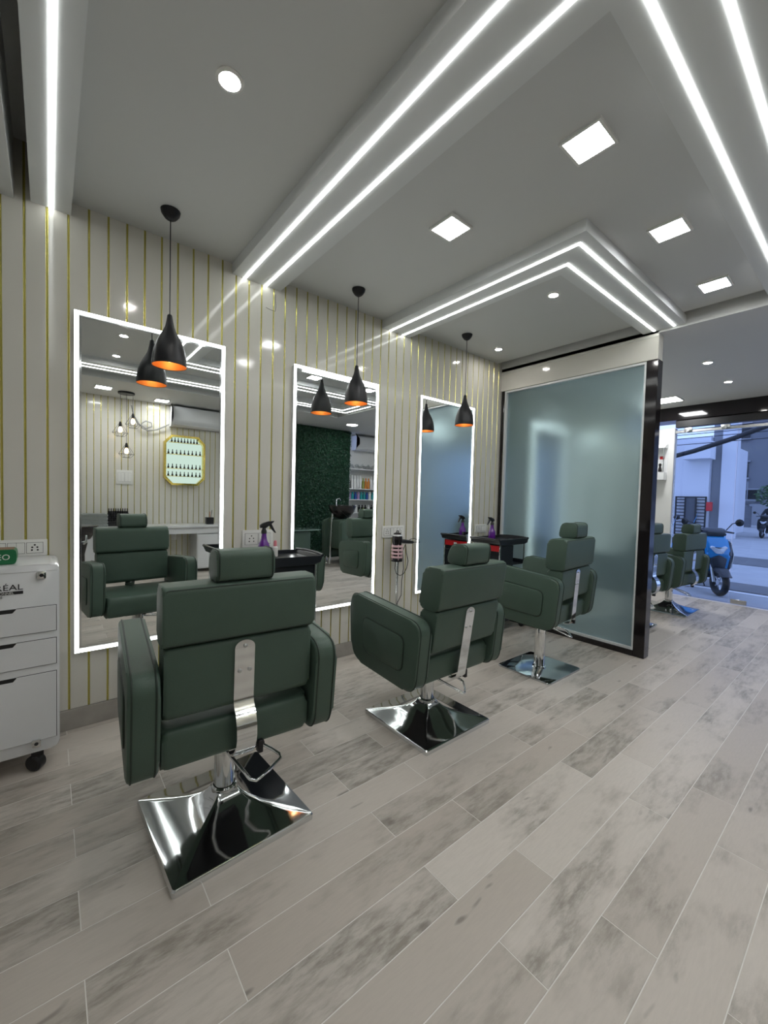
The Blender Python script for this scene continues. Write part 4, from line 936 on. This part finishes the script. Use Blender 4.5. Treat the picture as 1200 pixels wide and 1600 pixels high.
# ---- scooters
tyre = mat('tyre_rubber', (0.012, 0.012, 0.013), 0.7, noise=0.2); 
def torus_pts(c, R_, n=28): return [(c[0]+R_*math.cos(2*PI*i/n), c[1], c[2]+R_*math.sin(2*PI*i/n)) for i in range(n)]
def scooter(loc, rz, colour, cname, label):
    t = thing('scooter', label, 'scooter', loc, rz, 'parked scooters')
    paint = mat(cname+'_scooter_paint', colour, 0.2, coat=0.6, noise=0.05); gry = mat('scooter_dark_grey', (0.03,0.035,0.045), 0.4, noise=0.1); sil = mat('scooter_silver', (0.55,0.57,0.6), 0.25, 0.6, noise=0.05)
    for x in (0.64, -0.62):
        wl = obj('wheel', tube(B(), torus_pts((x,0,0.23), 0.18), 0.05, 10, True), tyre, t, 60)
        b = B(); cyl(b, (x,-0.03,0.23), (x,0.03,0.23), 0.045, 16)
        for k in range(5):
            a = 2*PI*k/5; tube(b, [(x,0,0.23),(x+0.145*math.cos(a),0,0.23+0.145*math.sin(a))], 0.014, 6)
        obj('rim', b, sil, wl, 50)
    obj('front_fender', prism(B(), rpoly([(0.42,0.36),(0.56,0.47),(0.72,0.47),(0.86,0.34),(0.80,0.33),(0.70,0.41),(0.58,0.41),(0.48,0.33)], 0.02, 3), 'y', -0.075, 0.075, 0.02, 2), gry, t, 50)
    for sy in (-1, 1): obj('fork', tube(B(), [(0.64, sy*0.085, 0.23), (0.50, sy*0.085, 0.62)], 0.022, 10), sil, t)
    obj('front_apron', prism(B(), rpoly([(0.40,0.32),(0.52,0.45),(0.60,0.70),(0.48,0.98),(0.36,1.00),(0.34,0.70)], 0.05, 4), 'y', -0.17, 0.17, 0.05, 4), paint, t, 50)
    for sy in (-1, 1):
        obj('apron_wing', prism(B(), rpoly([(0.30,0.36),(0.44,0.40),(0.52,0.68),(0.42,0.92),(0.32,0.88)], 0.04, 4), 'y', sy*0.21-0.045, sy*0.21+0.045, 0.025, 3), gry, t, 50)
        obj('trim_stripe', tube(B(), [(0.46, sy*0.262, 0.46), (0.50, sy*0.262, 0.68), (0.42, sy*0.262, 0.88)], 0.011, 8), whitep, t, 60)
    hl = obj('headlight', prism(B(), rpoly([(-0.05,0.70),(0.05,0.70),(0.13,0.80),(0.10,0.83),(0.0,0.78),(-0.10,0.83),(-0.13,0.80)], 0.012, 3), 'x', 0.50, 0.600, 0.02, 3), mat('headlight_glass', (0.75,0.78,0.82), 0.08, spec=0.8, coat=0.8), t, 50)
    obj('nose_panel', prism(B(), rpoly([(-0.09,0.44),(0.09,0.44),(0.12,0.62),(0.0,0.68),(-0.12,0.62)], 0.02, 3), 'x', 0.50, 0.607, 0.015, 2), gry, t, 50)
    obj('handlebar_cowl', prism(B(), rpoly([(0.28,0.98),(0.46,0.97),(0.50,1.05),(0.40,1.13),(0.30,1.10)], 0.03, 4), 'y', -0.15, 0.15, 0.04, 3), gry, t, 50)
    obj('handlebar', tube(B(), [(0.30,-0.36,1.04),(0.34,-0.2,1.06),(0.36,0,1.06),(0.34,0.2,1.06),(0.30,0.36,1.04)], 0.016, 10), blackp, t, 60)
    for sy in (-1, 1):
        mr = obj('mirror', lathe(B(), [(0,-0.018),(0.05,-0.014),(0.062,0.0),(0.05,0.014),(0,0.018)], 18), blackp, t, 50, (0.34, sy*0.42, 1.22), (0.2*sy, PI/2, 0))
        obj('mirror_stalk', tube(B(), [(0.34, sy*0.22, 1.08), (0.36, sy*0.30, 1.20), (0.345, sy*0.37, 1.22)], 0.008, 8), blackp, t, 60)
    obj('floorboard', prism(B(), rrect(-0.25, 0.40, 0.26, 0.34, 0.03, 3), 'y', -0.17, 0.17, 0.02, 2), gry, t, 50)
    obj('rear_body', prism(B(), rpoly([(-0.20,0.33),(-0.70,0.42),(-0.92,0.66),(-0.86,0.76),(-0.30,0.72),(-0.16,0.55)], 0.06, 4), 'y', -0.17, 0.17, 0.05, 4), paint, t, 50)
    obj('seat', prism(B(), rpoly([(-0.16,0.72),(-0.86,0.765),(-0.88,0.85),(-0.55,0.86),(-0.20,0.80)], 0.04, 4), 'y', -0.14, 0.14, 0.03, 3), blackp, t, 50)
    obj('grab_rail', tube(B(), [(-0.70,-0.15,0.82),(-0.95,-0.12,0.88),(-0.98,0,0.89),(-0.95,0.12,0.88),(-0.70,0.15,0.82)], 0.012, 8), sil, t, 60)
    obj('engine_block', box(B(), -0.66, -0.28, 0.05, 0.14, 0.16, 0.36, 0.03, 2), gry, t, 40)
    obj('exhaust', tube(B(), [(-0.30,-0.14,0.20),(-0.50,-0.17,0.24),(-0.90,-0.18,0.34)], [0.02,0.045,0.05], 14), sil, t, 50)
    obj('side_stand', tube(B(), [(-0.15,0.12,0.27),(-0.20,0.22,0.012)], 0.010, 8), blackm, t, 60)
    return t
scooter((9.15, -0.72, GZ+0.0005), -140*D2R, (0.02, 0.26, 0.60), 'blue', 'bright blue parked scooter just outside the glass front')
scooter((11.2, 0.75, GZ+0.0005), -140*D2R, (0.02, 0.10, 0.30), 'navy', 'darker parked scooter behind the bright blue one')
mb = scooter((27.2, 0.80, GZ), 170*D2R, (0.012, 0.012, 0.015), 'black', 'dark motor scooter far off at the right edge of the street')
# rider: one continuous body
pm_ = bpy.data.meshes.new('person'); J = [(0,0,0.92),(0.02,0,1.15),(0.06,0,1.36),(0.08,0,1.46),(0.10,0,1.60),(0.11,0,1.70),
     (0.05,0.18,1.36),(0.20,0.26,1.14),(0.32,0.28,1.06),(0.05,-0.18,1.36),(0.20,-0.26,1.14),(0.32,-0.28,1.06),
     (0.0,0.10,0.90),(0.34,0.16,0.86),(0.26,0.17,0.44),(0.36,0.17,0.37),(0.0,-0.10,0.90),(0.34,-0.16,0.86),(0.26,-0.17,0.44),(0.36,-0.17,0.37)]
RAD = [.15,.15,.15,.06,.10,.08,.07,.05,.035,.07,.05,.035,.10,.075,.05,.045,.10,.075,.05,.045]
ED = [(0,1),(1,2),(2,3),(3,4),(4,5),(2,6),(6,7),(7,8),(2,9),(9,10),(10,11),(0,12),(12,13),(13,14),(14,15),(0,16),(16,17),(17,18),(18,19)]
pm_.from_pydata([(x-0.30, y, z) for x, y, z in J], ED, []); pm_.materials.append(mat('dark_clothing', (0.02,0.022,0.03), 0.8, noise=0.2))
po = bpy.data.objects.new('person', pm_); COL.objects.link(po); po.location = (27.2, 0.80, GZ); po.rotation_euler = (0,0,170*D2R)
sk = po.modifiers.new('skin', 'SKIN')
for i, v in enumerate(pm_.skin_vertices[0].data): v.radius = (RAD[i], RAD[i]); v.use_root = (i == 0)
po.modifiers.new('sub', 'SUBSURF').levels = 2; po.modifiers['sub'].render_levels = 2
obj('hair', lathe(B(), [(0.105,1.60),(0.112,1.68),(0.09,1.76),(0.04,1.80),(0,1.805)], 18, (-0.19,0,0)), blackp, po, 50)
tag(po, 'person in dark clothing riding a scooter far off at the right edge', 'person')
